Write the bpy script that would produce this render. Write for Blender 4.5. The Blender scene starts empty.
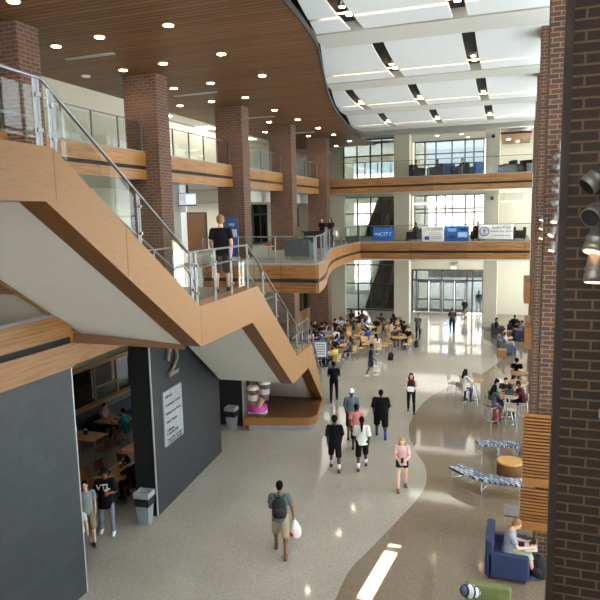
import bpy, math, random
from mathutils import Vector, Matrix
random.seed(7)
SC = bpy.context.scene
COL = SC.collection
PI = math.pi
V = Vector

# ------------------------------------------------------------------ materials
def lin(h):
    h = h.lstrip('#')
    out = []
    for i in (0, 2, 4):
        c = int(h[i:i+2], 16) / 255
        out.append(c / 12.92 if c <= .04045 else ((c + .055) / 1.055) ** 2.4)
    return (*out, 1)

MATS = {}
def newmat(name):
    m = bpy.data.materials.new(name)
    m.use_nodes = True
    nt = m.node_tree
    return m, nt, nt.nodes['Principled BSDF']

def plain(hexc, rough=.6, metal=0., noise=.12, scale=6., spec=.5, coat=0.):
    """colour with a faint mottled variation"""
    key = ('p', hexc, rough, metal, noise, scale, spec, coat)
    if key in MATS: return MATS[key]
    m, nt, b = newmat('plain_' + hexc.strip('#'))
    b.inputs['Roughness'].default_value = rough
    b.inputs['Metallic'].default_value = metal
    b.inputs['Specular IOR Level'].default_value = spec
    b.inputs['Coat Weight'].default_value = coat
    c = lin(hexc)
    tc = nt.nodes.new('ShaderNodeTexCoord')
    nz = nt.nodes.new('ShaderNodeTexNoise'); nz.inputs['Scale'].default_value = scale
    nz.inputs['Detail'].default_value = 3
    nt.links.new(tc.outputs['Object'], nz.inputs['Vector'])
    r = nt.nodes.new('ShaderNodeValToRGB')
    r.color_ramp.elements[0].position = .3; r.color_ramp.elements[1].position = .7
    r.color_ramp.elements[0].color = (*[x * (1 - noise) for x in c[:3]], 1)
    r.color_ramp.elements[1].color = (*[min(1, x * (1 + noise)) for x in c[:3]], 1)
    nt.links.new(nz.outputs['Fac'], r.inputs['Fac'])
    nt.links.new(r.outputs['Color'], b.inputs['Base Color'])
    MATS[key] = m
    return m

def glow(hexc, strength):
    key = ('g', hexc, strength)
    if key in MATS: return MATS[key]
    m, nt, b = newmat('lamp_glow')
    b.inputs['Base Color'].default_value = (.8, .8, .8, 1)
    b.inputs['Emission Color'].default_value = lin(hexc)
    b.inputs['Emission Strength'].default_value = strength
    MATS[key] = m
    return m

def wood(name, dark, light, axis=0, stretch=18., band=0., rough=.38, panel=None, bandfine=None):
    """grain stretched along an axis (0 x,1 y,2 z); band: lines per metre across (slats) in Y"""
    m, nt, b = newmat(name)
    b.inputs['Roughness'].default_value = rough
    tc = nt.nodes.new('ShaderNodeTexCoord')
    mp = nt.nodes.new('ShaderNodeMapping')
    sc = [stretch] * 3; sc[axis] = .9
    mp.inputs['Scale'].default_value = sc
    nt.links.new(tc.outputs['Object'], mp.inputs['Vector'])
    nz = nt.nodes.new('ShaderNodeTexNoise'); nz.inputs['Scale'].default_value = 1.; nz.inputs['Detail'].default_value = 5
    nz.inputs['Distortion'].default_value = .6
    nt.links.new(mp.outputs['Vector'], nz.inputs['Vector'])
    r = nt.nodes.new('ShaderNodeValToRGB')
    r.color_ramp.elements[0].position = .32; r.color_ramp.elements[1].position = .68
    r.color_ramp.elements[0].color = lin(dark); r.color_ramp.elements[1].color = lin(light)
    nt.links.new(nz.outputs['Fac'], r.inputs['Fac'])
    out = r.outputs['Color']
    if band:
        sx = nt.nodes.new('ShaderNodeSeparateXYZ'); nt.links.new(tc.outputs['Object'], sx.inputs[0])
        mu = nt.nodes.new('ShaderNodeMath'); mu.operation = 'MULTIPLY'; mu.inputs[1].default_value = band
        nt.links.new(sx.outputs['Y'], mu.inputs[0])
        fr = nt.nodes.new('ShaderNodeMath'); fr.operation = 'FRACT'; nt.links.new(mu.outputs[0], fr.inputs[0])
        gt = nt.nodes.new('ShaderNodeMath'); gt.operation = 'GREATER_THAN'; gt.inputs[1].default_value = .28
        nt.links.new(fr.outputs[0], gt.inputs[0])
        fl = nt.nodes.new('ShaderNodeMath'); fl.operation = 'FLOOR'; nt.links.new(mu.outputs[0], fl.inputs[0])
        wn = nt.nodes.new('ShaderNodeTexWhiteNoise'); wn.noise_dimensions = '1D'; nt.links.new(fl.outputs[0], wn.inputs['W'])
        rm = nt.nodes.new('ShaderNodeMapRange'); rm.inputs['To Min'].default_value = .7; rm.inputs['To Max'].default_value = 1.15
        nt.links.new(wn.outputs['Value'], rm.inputs['Value'])
        pm = nt.nodes.new('ShaderNodeMath'); pm.operation = 'MULTIPLY'
        rg = nt.nodes.new('ShaderNodeMapRange'); rg.inputs['To Min'].default_value = .3; rg.inputs['To Max'].default_value = 1.
        nt.links.new(gt.outputs[0], rg.inputs['Value'])
        nt.links.new(rm.outputs[0], pm.inputs[0]); nt.links.new(rg.outputs[0], pm.inputs[1])
        vm = nt.nodes.new('ShaderNodeVectorMath'); vm.operation = 'SCALE'
        nt.links.new(out, vm.inputs[0]); nt.links.new(pm.outputs[0], vm.inputs['Scale'])
        out = vm.outputs[0]
    if panel:   # veneer sheets: joints and tone steps every `panel` metres along X+Y
        sx = nt.nodes.new('ShaderNodeSeparateXYZ'); nt.links.new(tc.outputs['Object'], sx.inputs[0])
        ad = nt.nodes.new('ShaderNodeMath'); ad.operation = 'SUBTRACT'
        nt.links.new(sx.outputs['X'], ad.inputs[0]); nt.links.new(sx.outputs['Y'], ad.inputs[1])
        mu = nt.nodes.new('ShaderNodeMath'); mu.operation = 'DIVIDE'; mu.inputs[1].default_value = panel
        nt.links.new(ad.outputs[0], mu.inputs[0])
        fl = nt.nodes.new('ShaderNodeMath'); fl.operation = 'FLOOR'; nt.links.new(mu.outputs[0], fl.inputs[0])
        wn = nt.nodes.new('ShaderNodeTexWhiteNoise'); wn.noise_dimensions = '1D'; nt.links.new(fl.outputs[0], wn.inputs['W'])
        rm = nt.nodes.new('ShaderNodeMapRange'); rm.inputs['To Min'].default_value = .86; rm.inputs['To Max'].default_value = 1.1
        nt.links.new(wn.outputs['Value'], rm.inputs['Value'])
        fr = nt.nodes.new('ShaderNodeMath'); fr.operation = 'FRACT'; nt.links.new(mu.outputs[0], fr.inputs[0])
        gt = nt.nodes.new('ShaderNodeMath'); gt.operation = 'GREATER_THAN'; gt.inputs[1].default_value = .012
        nt.links.new(fr.outputs[0], gt.inputs[0])
        rg = nt.nodes.new('ShaderNodeMapRange'); rg.inputs['To Min'].default_value = .55; rg.inputs['To Max'].default_value = 1.
        nt.links.new(gt.outputs[0], rg.inputs['Value'])
        pm = nt.nodes.new('ShaderNodeMath'); pm.operation = 'MULTIPLY'
        nt.links.new(rm.outputs[0], pm.inputs[0]); nt.links.new(rg.outputs[0], pm.inputs[1])
        vm = nt.nodes.new('ShaderNodeVectorMath'); vm.operation = 'SCALE'
        nt.links.new(out, vm.inputs[0]); nt.links.new(pm.outputs[0], vm.inputs['Scale'])
        out = vm.outputs[0]
    nt.links.new(out, b.inputs['Base Color'])
    return m

def bricks(name, c1, c2, mortar, w, h, mort, rough=.85, bias=0., tile=False, freq=2, bump=.15):
    m, nt, b = newmat(name)
    b.inputs['Roughness'].default_value = rough
    tc = nt.nodes.new('ShaderNodeTexCoord')
    sx = nt.nodes.new('ShaderNodeSeparateXYZ'); nt.links.new(tc.outputs['Object'], sx.inputs[0])
    ad = nt.nodes.new('ShaderNodeMath'); ad.operation = 'ADD'
    nt.links.new(sx.outputs['X'], ad.inputs[0]); nt.links.new(sx.outputs['Y'], ad.inputs[1])
    cb = nt.nodes.new('ShaderNodeCombineXYZ'); nt.links.new(ad.outputs[0], cb.inputs['X']); nt.links.new(sx.outputs['Z'], cb.inputs['Y'])
    bt = nt.nodes.new('ShaderNodeTexBrick')
    bt.inputs['Color1'].default_value = lin(c1); bt.inputs['Color2'].default_value = lin(c2); bt.inputs['Mortar'].default_value = lin(mortar)
    bt.inputs['Scale'].default_value = 1.; bt.inputs['Brick Width'].default_value = w; bt.inputs['Row Height'].default_value = h
    bt.inputs['Mortar Size'].default_value = mort; bt.inputs['Bias'].default_value = bias
    bt.inputs['Mortar Smooth'].default_value = .1
    bt.offset_frequency = freq
    nt.links.new(cb.outputs[0], bt.inputs['Vector'])
    nz = nt.nodes.new('ShaderNodeTexNoise'); nz.inputs['Scale'].default_value = 3.; nz.inputs['Detail'].default_value = 4
    nt.links.new(tc.outputs['Object'], nz.inputs['Vector'])
    mr = nt.nodes.new('ShaderNodeMapRange'); mr.inputs['To Min'].default_value = .75; mr.inputs['To Max'].default_value = 1.25
    nt.links.new(nz.outputs['Fac'], mr.inputs['Value'])
    vm = nt.nodes.new('ShaderNodeVectorMath'); vm.operation = 'SCALE'
    nt.links.new(bt.outputs['Color'], vm.inputs[0]); nt.links.new(mr.outputs[0], vm.inputs['Scale'])
    nt.links.new(vm.outputs[0], b.inputs['Base Color'])
    bp = nt.nodes.new('ShaderNodeBump'); bp.inputs['Strength'].default_value = bump; bp.inputs['Distance'].default_value = .01; bp.invert = True
    nt.links.new(bt.outputs['Fac'], bp.inputs['Height']); nt.links.new(bp.outputs['Normal'], b.inputs['Normal'])
    return m

def terrazzo(name, a, b_, c_, rough, scale=55.):
    m, nt, b = newmat(name)
    tc = nt.nodes.new('ShaderNodeTexCoord')
    v = nt.nodes.new('ShaderNodeTexVoronoi'); v.inputs['Scale'].default_value = scale
    nt.links.new(tc.outputs['Object'], v.inputs['Vector'])
    sp = nt.nodes.new('ShaderNodeSeparateColor'); nt.links.new(v.outputs['Color'], sp.inputs[0])
    r = nt.nodes.new('ShaderNodeValToRGB')
    e = r.color_ramp.elements
    e[0].position = 0.; e[0].color = lin(a); e[1].position = 1.; e[1].color = lin(c_)
    x = e.new(.5); x.color = lin(b_)
    nt.links.new(sp.outputs[0], r.inputs['Fac'])
    n2 = nt.nodes.new('ShaderNodeTexNoise'); n2.inputs['Scale'].default_value = .5; n2.inputs['Detail'].default_value = 4
    nt.links.new(tc.outputs['Object'], n2.inputs['Vector'])
    mr = nt.nodes.new('ShaderNodeMapRange'); mr.inputs['To Min'].default_value = .85; mr.inputs['To Max'].default_value = 1.12
    nt.links.new(n2.outputs['Fac'], mr.inputs['Value'])
    vm = nt.nodes.new('ShaderNodeVectorMath'); vm.operation = 'SCALE'
    nt.links.new(r.outputs['Color'], vm.inputs[0]); nt.links.new(mr.outputs[0], vm.inputs['Scale'])
    nt.links.new(vm.outputs[0], b.inputs['Base Color'])
    b.inputs['Roughness'].default_value = rough
    b.inputs['Specular IOR Level'].default_value = .6
    return m

def glassmat(name, tint='#f4fbf8', refl=.07):
    m = bpy.data.materials.new(name); m.use_nodes = True
    nt = m.node_tree; nt.nodes.clear()
    o = nt.nodes.new('ShaderNodeOutputMaterial'); mx = nt.nodes.new('ShaderNodeMixShader')
    t = nt.nodes.new('ShaderNodeBsdfTransparent'); g = nt.nodes.new('ShaderNodeBsdfGlossy')
    t.inputs[0].default_value = lin(tint); g.inputs['Roughness'].default_value = .02
    fr = nt.nodes.new('ShaderNodeLayerWeight'); fr.inputs['Blend'].default_value = .25
    mr = nt.nodes.new('ShaderNodeMapRange'); mr.inputs['To Min'].default_value = refl; mr.inputs['To Max'].default_value = .14
    nt.links.new(fr.outputs['Facing'], mr.inputs['Value'])
    nt.links.new(mr.outputs[0], mx.inputs[0]); nt.links.new(t.outputs[0], mx.inputs[1]); nt.links.new(g.outputs[0], mx.inputs[2])
    nt.links.new(mx.outputs[0], o.inputs[0])
    return m

def weave(name):
    m, nt, b = newmat(name)
    b.inputs['Roughness'].default_value = .7
    tc = nt.nodes.new('ShaderNodeTexCoord')
    mp = nt.nodes.new('ShaderNodeMapping'); mp.inputs['Rotation'].default_value = (0, 0, .75)
    nt.links.new(tc.outputs['Object'], mp.inputs['Vector'])
    bt = nt.nodes.new('ShaderNodeTexBrick')
    bt.inputs['Color1'].default_value = lin('#c9ccd2'); bt.inputs['Color2'].default_value = lin('#40577c'); bt.inputs['Mortar'].default_value = lin('#1c2537')
    bt.inputs['Scale'].default_value = 1; bt.inputs['Brick Width'].default_value = .2; bt.inputs['Row Height'].default_value = .095; bt.inputs['Mortar Size'].default_value = .016
    nt.links.new(mp.outputs[0], bt.inputs['Vector'])
    nt.links.new(bt.outputs['Color'], b.inputs['Base Color'])
    return m

M = dict(
    brick=bricks('brick_columns', '#613d2f', '#45342c', '#7b6650', .305, .1016, .011),
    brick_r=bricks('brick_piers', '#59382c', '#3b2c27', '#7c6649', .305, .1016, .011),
    brick_shaded=bricks('brick_pier_shaded', '#301e17', '#221a17', '#58482f', .305, .1016, .011),  # same pier brick, darkened to carry the near pier's shade
    brick_out=bricks('brick_outside', '#8f7a70', '#84706a', '#a09488', .3, .1, .012),
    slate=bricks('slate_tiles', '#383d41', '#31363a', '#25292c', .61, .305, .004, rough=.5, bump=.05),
    slate_shaded=bricks('slate_tiles_shaded', '#2d3135', '#282c30', '#1d2023', .61, .305, .004, rough=.5, bump=.05),  # same slate with the far wall's shadow put into the colour
    slate_shaded_end=bricks('slate_tiles_shaded_end', '#1c1e20', '#181a1c', '#101112', .61, .305, .004, rough=.5, bump=.05),  # deeper painted shade for the end face of the far slate wall
    fascia_y=wood('wood_fascia_long', '#835627', '#a7763d', axis=1, stretch=22., panel=2.6),
    fascia_x=wood('wood_fascia_cross', '#65401c', '#a3733b', axis=0, stretch=26., panel=3.4),
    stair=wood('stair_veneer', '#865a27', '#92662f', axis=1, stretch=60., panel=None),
    stair_shade=wood('stair_veneer_shaded', '#63401f', '#714b28', axis=1, stretch=26.),  # stair veneer darkened for shade, mainly on downward faces
    deck=wood('deck_boards', '#5d3b1f', '#7a5230', axis=0, stretch=20., band=4.5),
    ceil=wood('wood_slat_ceiling', '#664428', '#8a6038', axis=0, stretch=14., band=5., rough=.5),
    slat=wood('slat_panel_wood', '#7f4f20', '#986530', axis=0, stretch=20.),
    tabletop=wood('laminate_top', '#b98a55', '#caa06a', axis=0, stretch=25.),
    chairwood=wood('chair_ply', '#c39a62', '#d3ae78', axis=2, stretch=25.),
    chairdark=wood('chair_ply_reddish', '#6d4026', '#80502f', axis=2, stretch=25.),
    door=wood('door_veneer', '#5e3d22', '#77502e', axis=2, stretch=22.),
    cream=plain('#cfc8b4', .8, noise=.03), white=plain('#e2e2de', .75, noise=.02), soffit=plain('#cfcdc4', .8, noise=.02),
    panel=plain('#dcdedd', .8, noise=.015), beam=plain('#c6c4ba', .8, noise=.02),
    black=plain('#0d0d0e', .7), dark=plain('#202327', .6), frame=plain('#565b60', .45, .3), dframe=plain('#3a3c3e', .5, .3),
    steel=plain('#8f9295', .34, .9, noise=.05), chrome=plain('#cfd2d4', .15, 1., noise=.03), alu=plain('#d5d7d8', .4, .6, noise=.03),
    floor=terrazzo('terrazzo_grey', '#8b857b', '#a09a90', '#b5afa5', .065, 85.), tan=terrazzo('terrazzo_tan', '#63574a', '#776957', '#8f806c', .065, 85.),
    glass=glassmat('rail_glass', '#f7faf8', .015), pane=glassmat('window_pane', '#f6fafa', .04), rpane=glassmat('rear_tinted_pane', '#a4acae', .05), frost=None, dglass=glassmat('dim_pane', '#8b8a84', .08),
    weave=weave('bench_weave'), concrete=plain('#c9c6bf', .9, noise=.06),
    carpet=plain('#7d7a74', .9, noise=.1), grey=plain('#8d9096', .6), red=plain('#b3202a', .5), plastic=plain('#8c929a', .45, noise=.04),
)

def frosted():
    m=bpy.data.materials.new('frosted_fill_pane'); m.use_nodes=True; nt=m.node_tree; nt.nodes.clear()
    o=nt.nodes.new('ShaderNodeOutputMaterial'); tr=nt.nodes.new('ShaderNodeBsdfTranslucent'); tr.inputs[0].default_value=(.35,.355,.36,1)
    nt.links.new(tr.outputs[0],o.inputs[0]); return m
M['frost']=frosted()
# ------------------------------------------------------------------ mesh builder
class MB:
    def __init__(s): s.v = []; s.f = []; s.sm = []
    def add(s, vs, fs, smooth=False):
        n = len(s.v); s.v += [V(p) for p in vs]; s.f += [tuple(i + n for i in f) for f in fs]; s.sm += [smooth] * len(fs); return s
    def box(s, x0, y0, z0, x1, y1, z1):
        return s.add([(x0,y0,z0),(x1,y0,z0),(x1,y1,z0),(x0,y1,z0),(x0,y0,z1),(x1,y0,z1),(x1,y1,z1),(x0,y1,z1)],
                     [(3,2,1,0),(4,5,6,7),(0,1,5,4),(1,2,6,5),(2,3,7,6),(3,0,4,7)])
    def obox(s, c, d, rz=0., rx=0., ry=0.):
        R = Matrix.Rotation(rz,3,'Z') @ Matrix.Rotation(ry,3,'Y') @ Matrix.Rotation(rx,3,'X')
        h = V(d) / 2; ps = []
        for z in (-1,1):
            for x,y in ((-1,-1),(1,-1),(1,1),(-1,1)): ps.append(V(c) + R @ V((x*h.x,y*h.y,z*h.z)))
        return s.add(ps, [(3,2,1,0),(4,5,6,7),(0,1,5,4),(1,2,6,5),(2,3,7,6),(3,0,4,7)])
    def rbox(s, c, d, r=.02, rz=0.):
        """box with rounded vertical corners and eased top edge"""
        pts = []; x, y = d[0]/2, d[1]/2
        for cx, cy, a0 in ((x-r,y-r,0),(-x+r,y-r,PI/2),(-x+r,-y+r,PI),(x-r,-y+r,1.5*PI)):
            for k in range(4): a = a0 + k*PI/6; pts.append((cx+r*math.cos(a), cy+r*math.sin(a)))
        n = len(pts); R = Matrix.Rotation(rz,3,'Z'); vs = []; e = min(r, d[2]/3)*.6
        for z, k in ((-d[2]/2,1),(d[2]/2-e,1),(d[2]/2,1-e/max(x,y))):
            for p in pts: vs.append(V(c) + R @ V((p[0]*k,p[1]*k,z)))
        fs = [tuple(reversed(range(n))), tuple(range(2*n,3*n))]
        for l in (0,1):
            for i in range(n): j=(i+1)%n; fs.append((l*n+i,l*n+j,(l+1)*n+j,(l+1)*n+i))
        return s.add(vs, fs)
    def prism(s, poly, vec, smooth=False):
        n = len(poly); vec = V(vec); a = [V(p) for p in poly]; b = [p + vec for p in a]
        nrm = V((0,0,0))
        for i in range(n): nrm += a[i].cross(a[(i+1)%n])
        fs = [(i,(i+1)%n,n+(i+1)%n,n+i) for i in range(n)]
        if nrm.dot(vec) > 0: fs = [tuple(reversed(range(n))), tuple(range(n,2*n))] + fs
        else: fs = [tuple(range(n)), tuple(reversed(range(n,2*n)))] + [tuple(reversed(f)) for f in fs]
        return s.add(a+b, fs, smooth)
    def tube(s, pts, r, n=8, closed=False, r1=None, smooth=True):
        pts = [V(p) for p in pts]; m = len(pts); vs = []; fs = []; prev = None
        for i, p in enumerate(pts):
            if closed: t = pts[(i+1)%m] - pts[i-1]
            else: t = pts[min(i+1,m-1)] - pts[max(i-1,0)]
            t.normalize()
            ref = V((0,0,1)) if abs(t.z) < .9 else V((1,0,0))
            if prev is None: a = t.cross(ref).normalized()
            else:
                a = prev - t*prev.dot(t)
                a = a.normalized() if a.length > 1e-6 else t.cross(ref).normalized()
            prev = a; b = t.cross(a)
            rr = r if r1 is None else r + (r1-r)*i/(m-1)
            for k in range(n): an = 2*PI*k/n; vs.append(p + a*math.cos(an)*rr + b*math.sin(an)*rr)
        for i in range(m if closed else m-1):
            j = (i+1)%m
            for k in range(n): l=(k+1)%n; fs.append((i*n+k,i*n+l,j*n+l,j*n+k))
        s.add(vs, fs, smooth)
        if not closed:
            s.add(vs[:n],[tuple(reversed(range(n)))]); s.add(vs[-n:],[tuple(range(n))])
        return s
    def lathe(s, prof, c=(0,0,0), n=20, axis=None, smooth=True):
        """prof [(r,z)]; axis: direction replacing +Z"""
        R = Matrix.Identity(3) if axis is None else V(axis).to_track_quat('Z','Y').to_matrix()
        vs = []; fs = []
        for r, z in prof:
            for k in range(n): a=2*PI*k/n; vs.append(V(c) + R @ V((r*math.cos(a), r*math.sin(a), z)))
        m = len(prof)
        for i in range(m-1):
            for k in range(n): l=(k+1)%n; fs.append((i*n+k,i*n+l,(i+1)*n+l,(i+1)*n+k))
        s.add(vs, fs, smooth)
        s.add(vs[:n],[tuple(reversed(range(n)))]); s.add(vs[-n:],[tuple(range(n))])
        return s
    def ell(s, c, r, R=None, nu=14, nv=9):
        R = R or Matrix.Identity(3); vs=[]; fs=[]
        for i in range(1,nv):
            p = PI*i/nv
            for k in range(nu): a=2*PI*k/nu; vs.append(V(c)+R@V((r[0]*math.sin(p)*math.cos(a), r[1]*math.sin(p)*math.sin(a), r[2]*math.cos(p))))
        top=len(vs); vs.append(V(c)+R@V((0,0,r[2]))); vs.append(V(c)+R@V((0,0,-r[2])))
        for i in range(nv-2):
            for k in range(nu): l=(k+1)%nu; fs.append((i*nu+l,i*nu+k,(i+1)*nu+k,(i+1)*nu+l))
        for k in range(nu):
            l=(k+1)%nu; fs.append((top,k,l)); fs.append((top+1,(nv-2)*nu+l,(nv-2)*nu+k))
        return s.add(vs, fs, True)
    def rings(s, data, n=14, R=None, flat=False):
        """data [(centre, rx, ry, sidevec, fwdvec)] lofted closed tube"""
        vs=[]; fs=[]; m=len(data)
        for c,rx,ry,a,b in data:
            for k in range(n): an=2*PI*k/n; vs.append(V(c)+a*math.cos(an)*rx+b*math.sin(an)*ry)
        for i in range(m-1):
            for k in range(n): l=(k+1)%n; fs.append((i*n+k,i*n+l,(i+1)*n+l,(i+1)*n+k))
        fs.append(tuple(reversed(range(n)))); fs.append(tuple(range((m-1)*n,m*n)))
        return s.add(vs, fs, True)
    def cap(s, p0, p1, r0, r1=None, n=12, flat0=False, flat1=False):
        """tapered capsule"""
        p0=V(p0); p1=V(p1); r1 = r0 if r1 is None else r1
        t=(p1-p0).normalized(); ref=V((1,0,0)) if abs(t.x)<.9 else V((0,1,0))
        b=t.cross(ref).normalized(); a=b.cross(t)
        d=[]
        if not flat0:
            for q in (.98,.75,.4): d.append((p0-t*r0*q, r0*math.sqrt(max(0.02,1-q*q)), r0*math.sqrt(max(0.02,1-q*q)), a, b))
        d.append((p0,r0,r0,a,b)); d.append((p1,r1,r1,a,b))
        if not flat1:
            for q in (.4,.75,.98): d.append((p1+t*r1*q, r1*math.sqrt(max(0.02,1-q*q)), r1*math.sqrt(max(0.02,1-q*q)), a, b))
        return s.rings(d, n)
    def mesh(s, name, org=(0,0,0)):
        me = bpy.data.meshes.new(name); o=V(org)
        me.from_pydata([tuple(p-o) for p in s.v], [], s.f)
        me.polygons.foreach_set('use_smooth', s.sm)
        me.update(); return me
    def build(s, name, mat, parent=None, org=None):
        """link as ONE mesh object; verts are world coordinates when the parent is an Empty made by thing()"""
        if org is None: org = parent['_org'] if parent is not None and '_org' in parent else (0,0,0)
        me = s.mesh(name, org)
        ob = bpy.data.objects.new(name, me); COL.objects.link(ob)
        for m in (mat if isinstance(mat,(list,tuple)) else [mat]): me.materials.append(m)
        if parent is not None:
            ob.parent = parent; ob['_org'] = tuple(org)
        return ob

def tag(o, label=None, cat=None, group=None, kind=None):
    if label: o['label'] = label
    if cat: o['category'] = cat
    if group: o['group'] = group
    if kind: o['kind'] = kind
    return o

def thing(name, label, cat, loc=(0,0,0), group=None, kind=None):
    o = bpy.data.objects.new(name, None); COL.objects.link(o)
    o.empty_display_size = .1
    o.location = loc; o['_org'] = tuple(loc)
    return tag(o, label, cat, group, kind)

def solo(mb, name, mat, label, cat, group=None, kind=None, org=None):
    """a thing that is one mesh, its origin at the base centre"""
    if org is None:
        xs=[p.x for p in mb.v]; ys=[p.y for p in mb.v]; zs=[p.z for p in mb.v]
        org=((min(xs)+max(xs))/2,(min(ys)+max(ys))/2,min(zs))
    ob = mb.build(name, mat, None, org); ob.location = org; ob['_org']=tuple(org)
    return tag(ob, label, cat, group, kind)

def struct(mb, name, mat, label=None, cat=None):
    ob = mb.build(name, mat); return tag(ob, label, cat, None, 'structure')

KIDS = {}
def copy_tree(o, parent=None):
    c = o.copy(); COL.objects.link(c)
    if parent is not None: c.parent = parent
    for ch in list(o.children): copy_tree(ch, c)
    return c
def place(proto, loc, rz=0., label=None, group=None, first=False, scale=None):
    c = proto if first else copy_tree(proto)
    c.location = loc; c.rotation_euler = (0,0,rz)
    if scale: c.scale = (scale,)*3
    if label: c['label'] = label
    if group: c['group'] = group
    return c
def recol(o, mat):
    for sl in o.material_slots: sl.link='OBJECT'; sl.material = mat
def letters(body,size,extrude,align):
    cu = bpy.data.curves.new('tmp','FONT'); cu.body=body; cu.size=size; cu.extrude=extrude; cu.align_x=align
    ob = bpy.data.objects.new('tmp', cu); COL.objects.link(ob)
    me = bpy.data.meshes.new_from_object(ob.evaluated_get(bpy.context.evaluated_depsgraph_get()))
    me.name='lettering'; bpy.data.objects.remove(ob); bpy.data.curves.remove(cu); me.materials.clear()
    return me
def text(body, size, loc, rot, mat, parent, extrude=.002, align='CENTER'):
    me = letters(body,size,extrude,align); ob = bpy.data.objects.new('lettering', me); COL.objects.link(ob); me.materials.append(mat)
    ob.parent=parent
    ob.location = V(loc)-V(parent['_org']); ob.rotation_euler = rot
    return ob

# ------------------------------------------------------------------ people
VOX = {}
def vox(mb, name, size):
    me = mb.mesh(name)
    ob = bpy.data.objects.new('tmp', me); COL.objects.link(ob)
    md = ob.modifiers.new('r','REMESH'); md.mode='VOXEL'; md.voxel_size=size; md.use_smooth_shade=True
    dg = bpy.context.evaluated_depsgraph_get()
    out = bpy.data.meshes.new_from_object(ob.evaluated_get(dg)); out.name = name
    bpy.data.objects.remove(ob); bpy.data.meshes.remove(me)
    out.materials.clear()
    out.polygons.foreach_set('use_smooth',[True]*len(out.polygons))
    return out

X = V((1,0,0))
def skeleton(p):
    """p: pose dict; local frame faces +Y, feet on z=0 (seat=True leaves the pelvis at p['pz'])"""
    j = {}
    tl = math.radians(p.get('lean',2)); u = V((0,math.sin(tl),math.cos(tl))); f = V((0,math.cos(tl),-math.sin(tl)))
    fat = p.get('fat',1.)
    legs=[]
    for sd,k in ((-1,'L'),(1,'R')):
        hf,kn,sp = [math.radians(a) for a in p.get('leg'+k,(0,0,3))]
        d1 = V((sd*math.sin(sp), math.sin(hf)*math.cos(sp), -math.cos(hf)*math.cos(sp)))
        d2 = V((sd*math.sin(sp)*.3, math.sin(hf-kn), -math.cos(hf-kn))).normalized()
        h = V((sd*.092*fat,0,0)); kne = h + d1*.43; an = kne + d2*.42
        legs.append((sd,h,kne,an,d2))
    low = min(l[3].z for l in legs)
    pz = p.get('pz', -low+.075)
    P = V((0,p.get('py',0),pz))
    j['P']=P; j['u']=u; j['f']=f; j['fat']=fat
    j['legs']=[(sd,P+h,P+k,P+a,d2) for sd,h,k,a,d2 in legs]
    arms=[]
    for sd,k in ((-1,'L'),(1,'R')):
        sf,ab,el,inw = p.get('arm'+k,(2,9,14,.05))
        sf,ab,el=[math.radians(a) for a in (sf,ab,el)]
        S = P + u*.455 + X*(sd*.178*(1+(fat-1)*.6))
        d1 = V((sd*math.sin(ab), math.sin(sf)*math.cos(ab), -math.cos(sf)*math.cos(ab)))
        E = S + d1*.285
        d2 = V((-sd*inw, math.sin(sf+el), -math.cos(sf+el))).normalized()
        Wp = E + d2*.245
        arms.append((sd,S,E,Wp,d2))
    j['arms']=arms
    hp = math.radians(p.get('nod',0)); hy = math.radians(p.get('turn',0))
    j['R'] = Matrix.Rotation(hy,3,'Z') @ Matrix.Rotation(-hp-tl*.6,3,'X')
    nb = P + u*.555
    j['nb']=nb; j['H'] = nb + j['R'] @ V((0,.022,.125))
    return j

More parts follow.
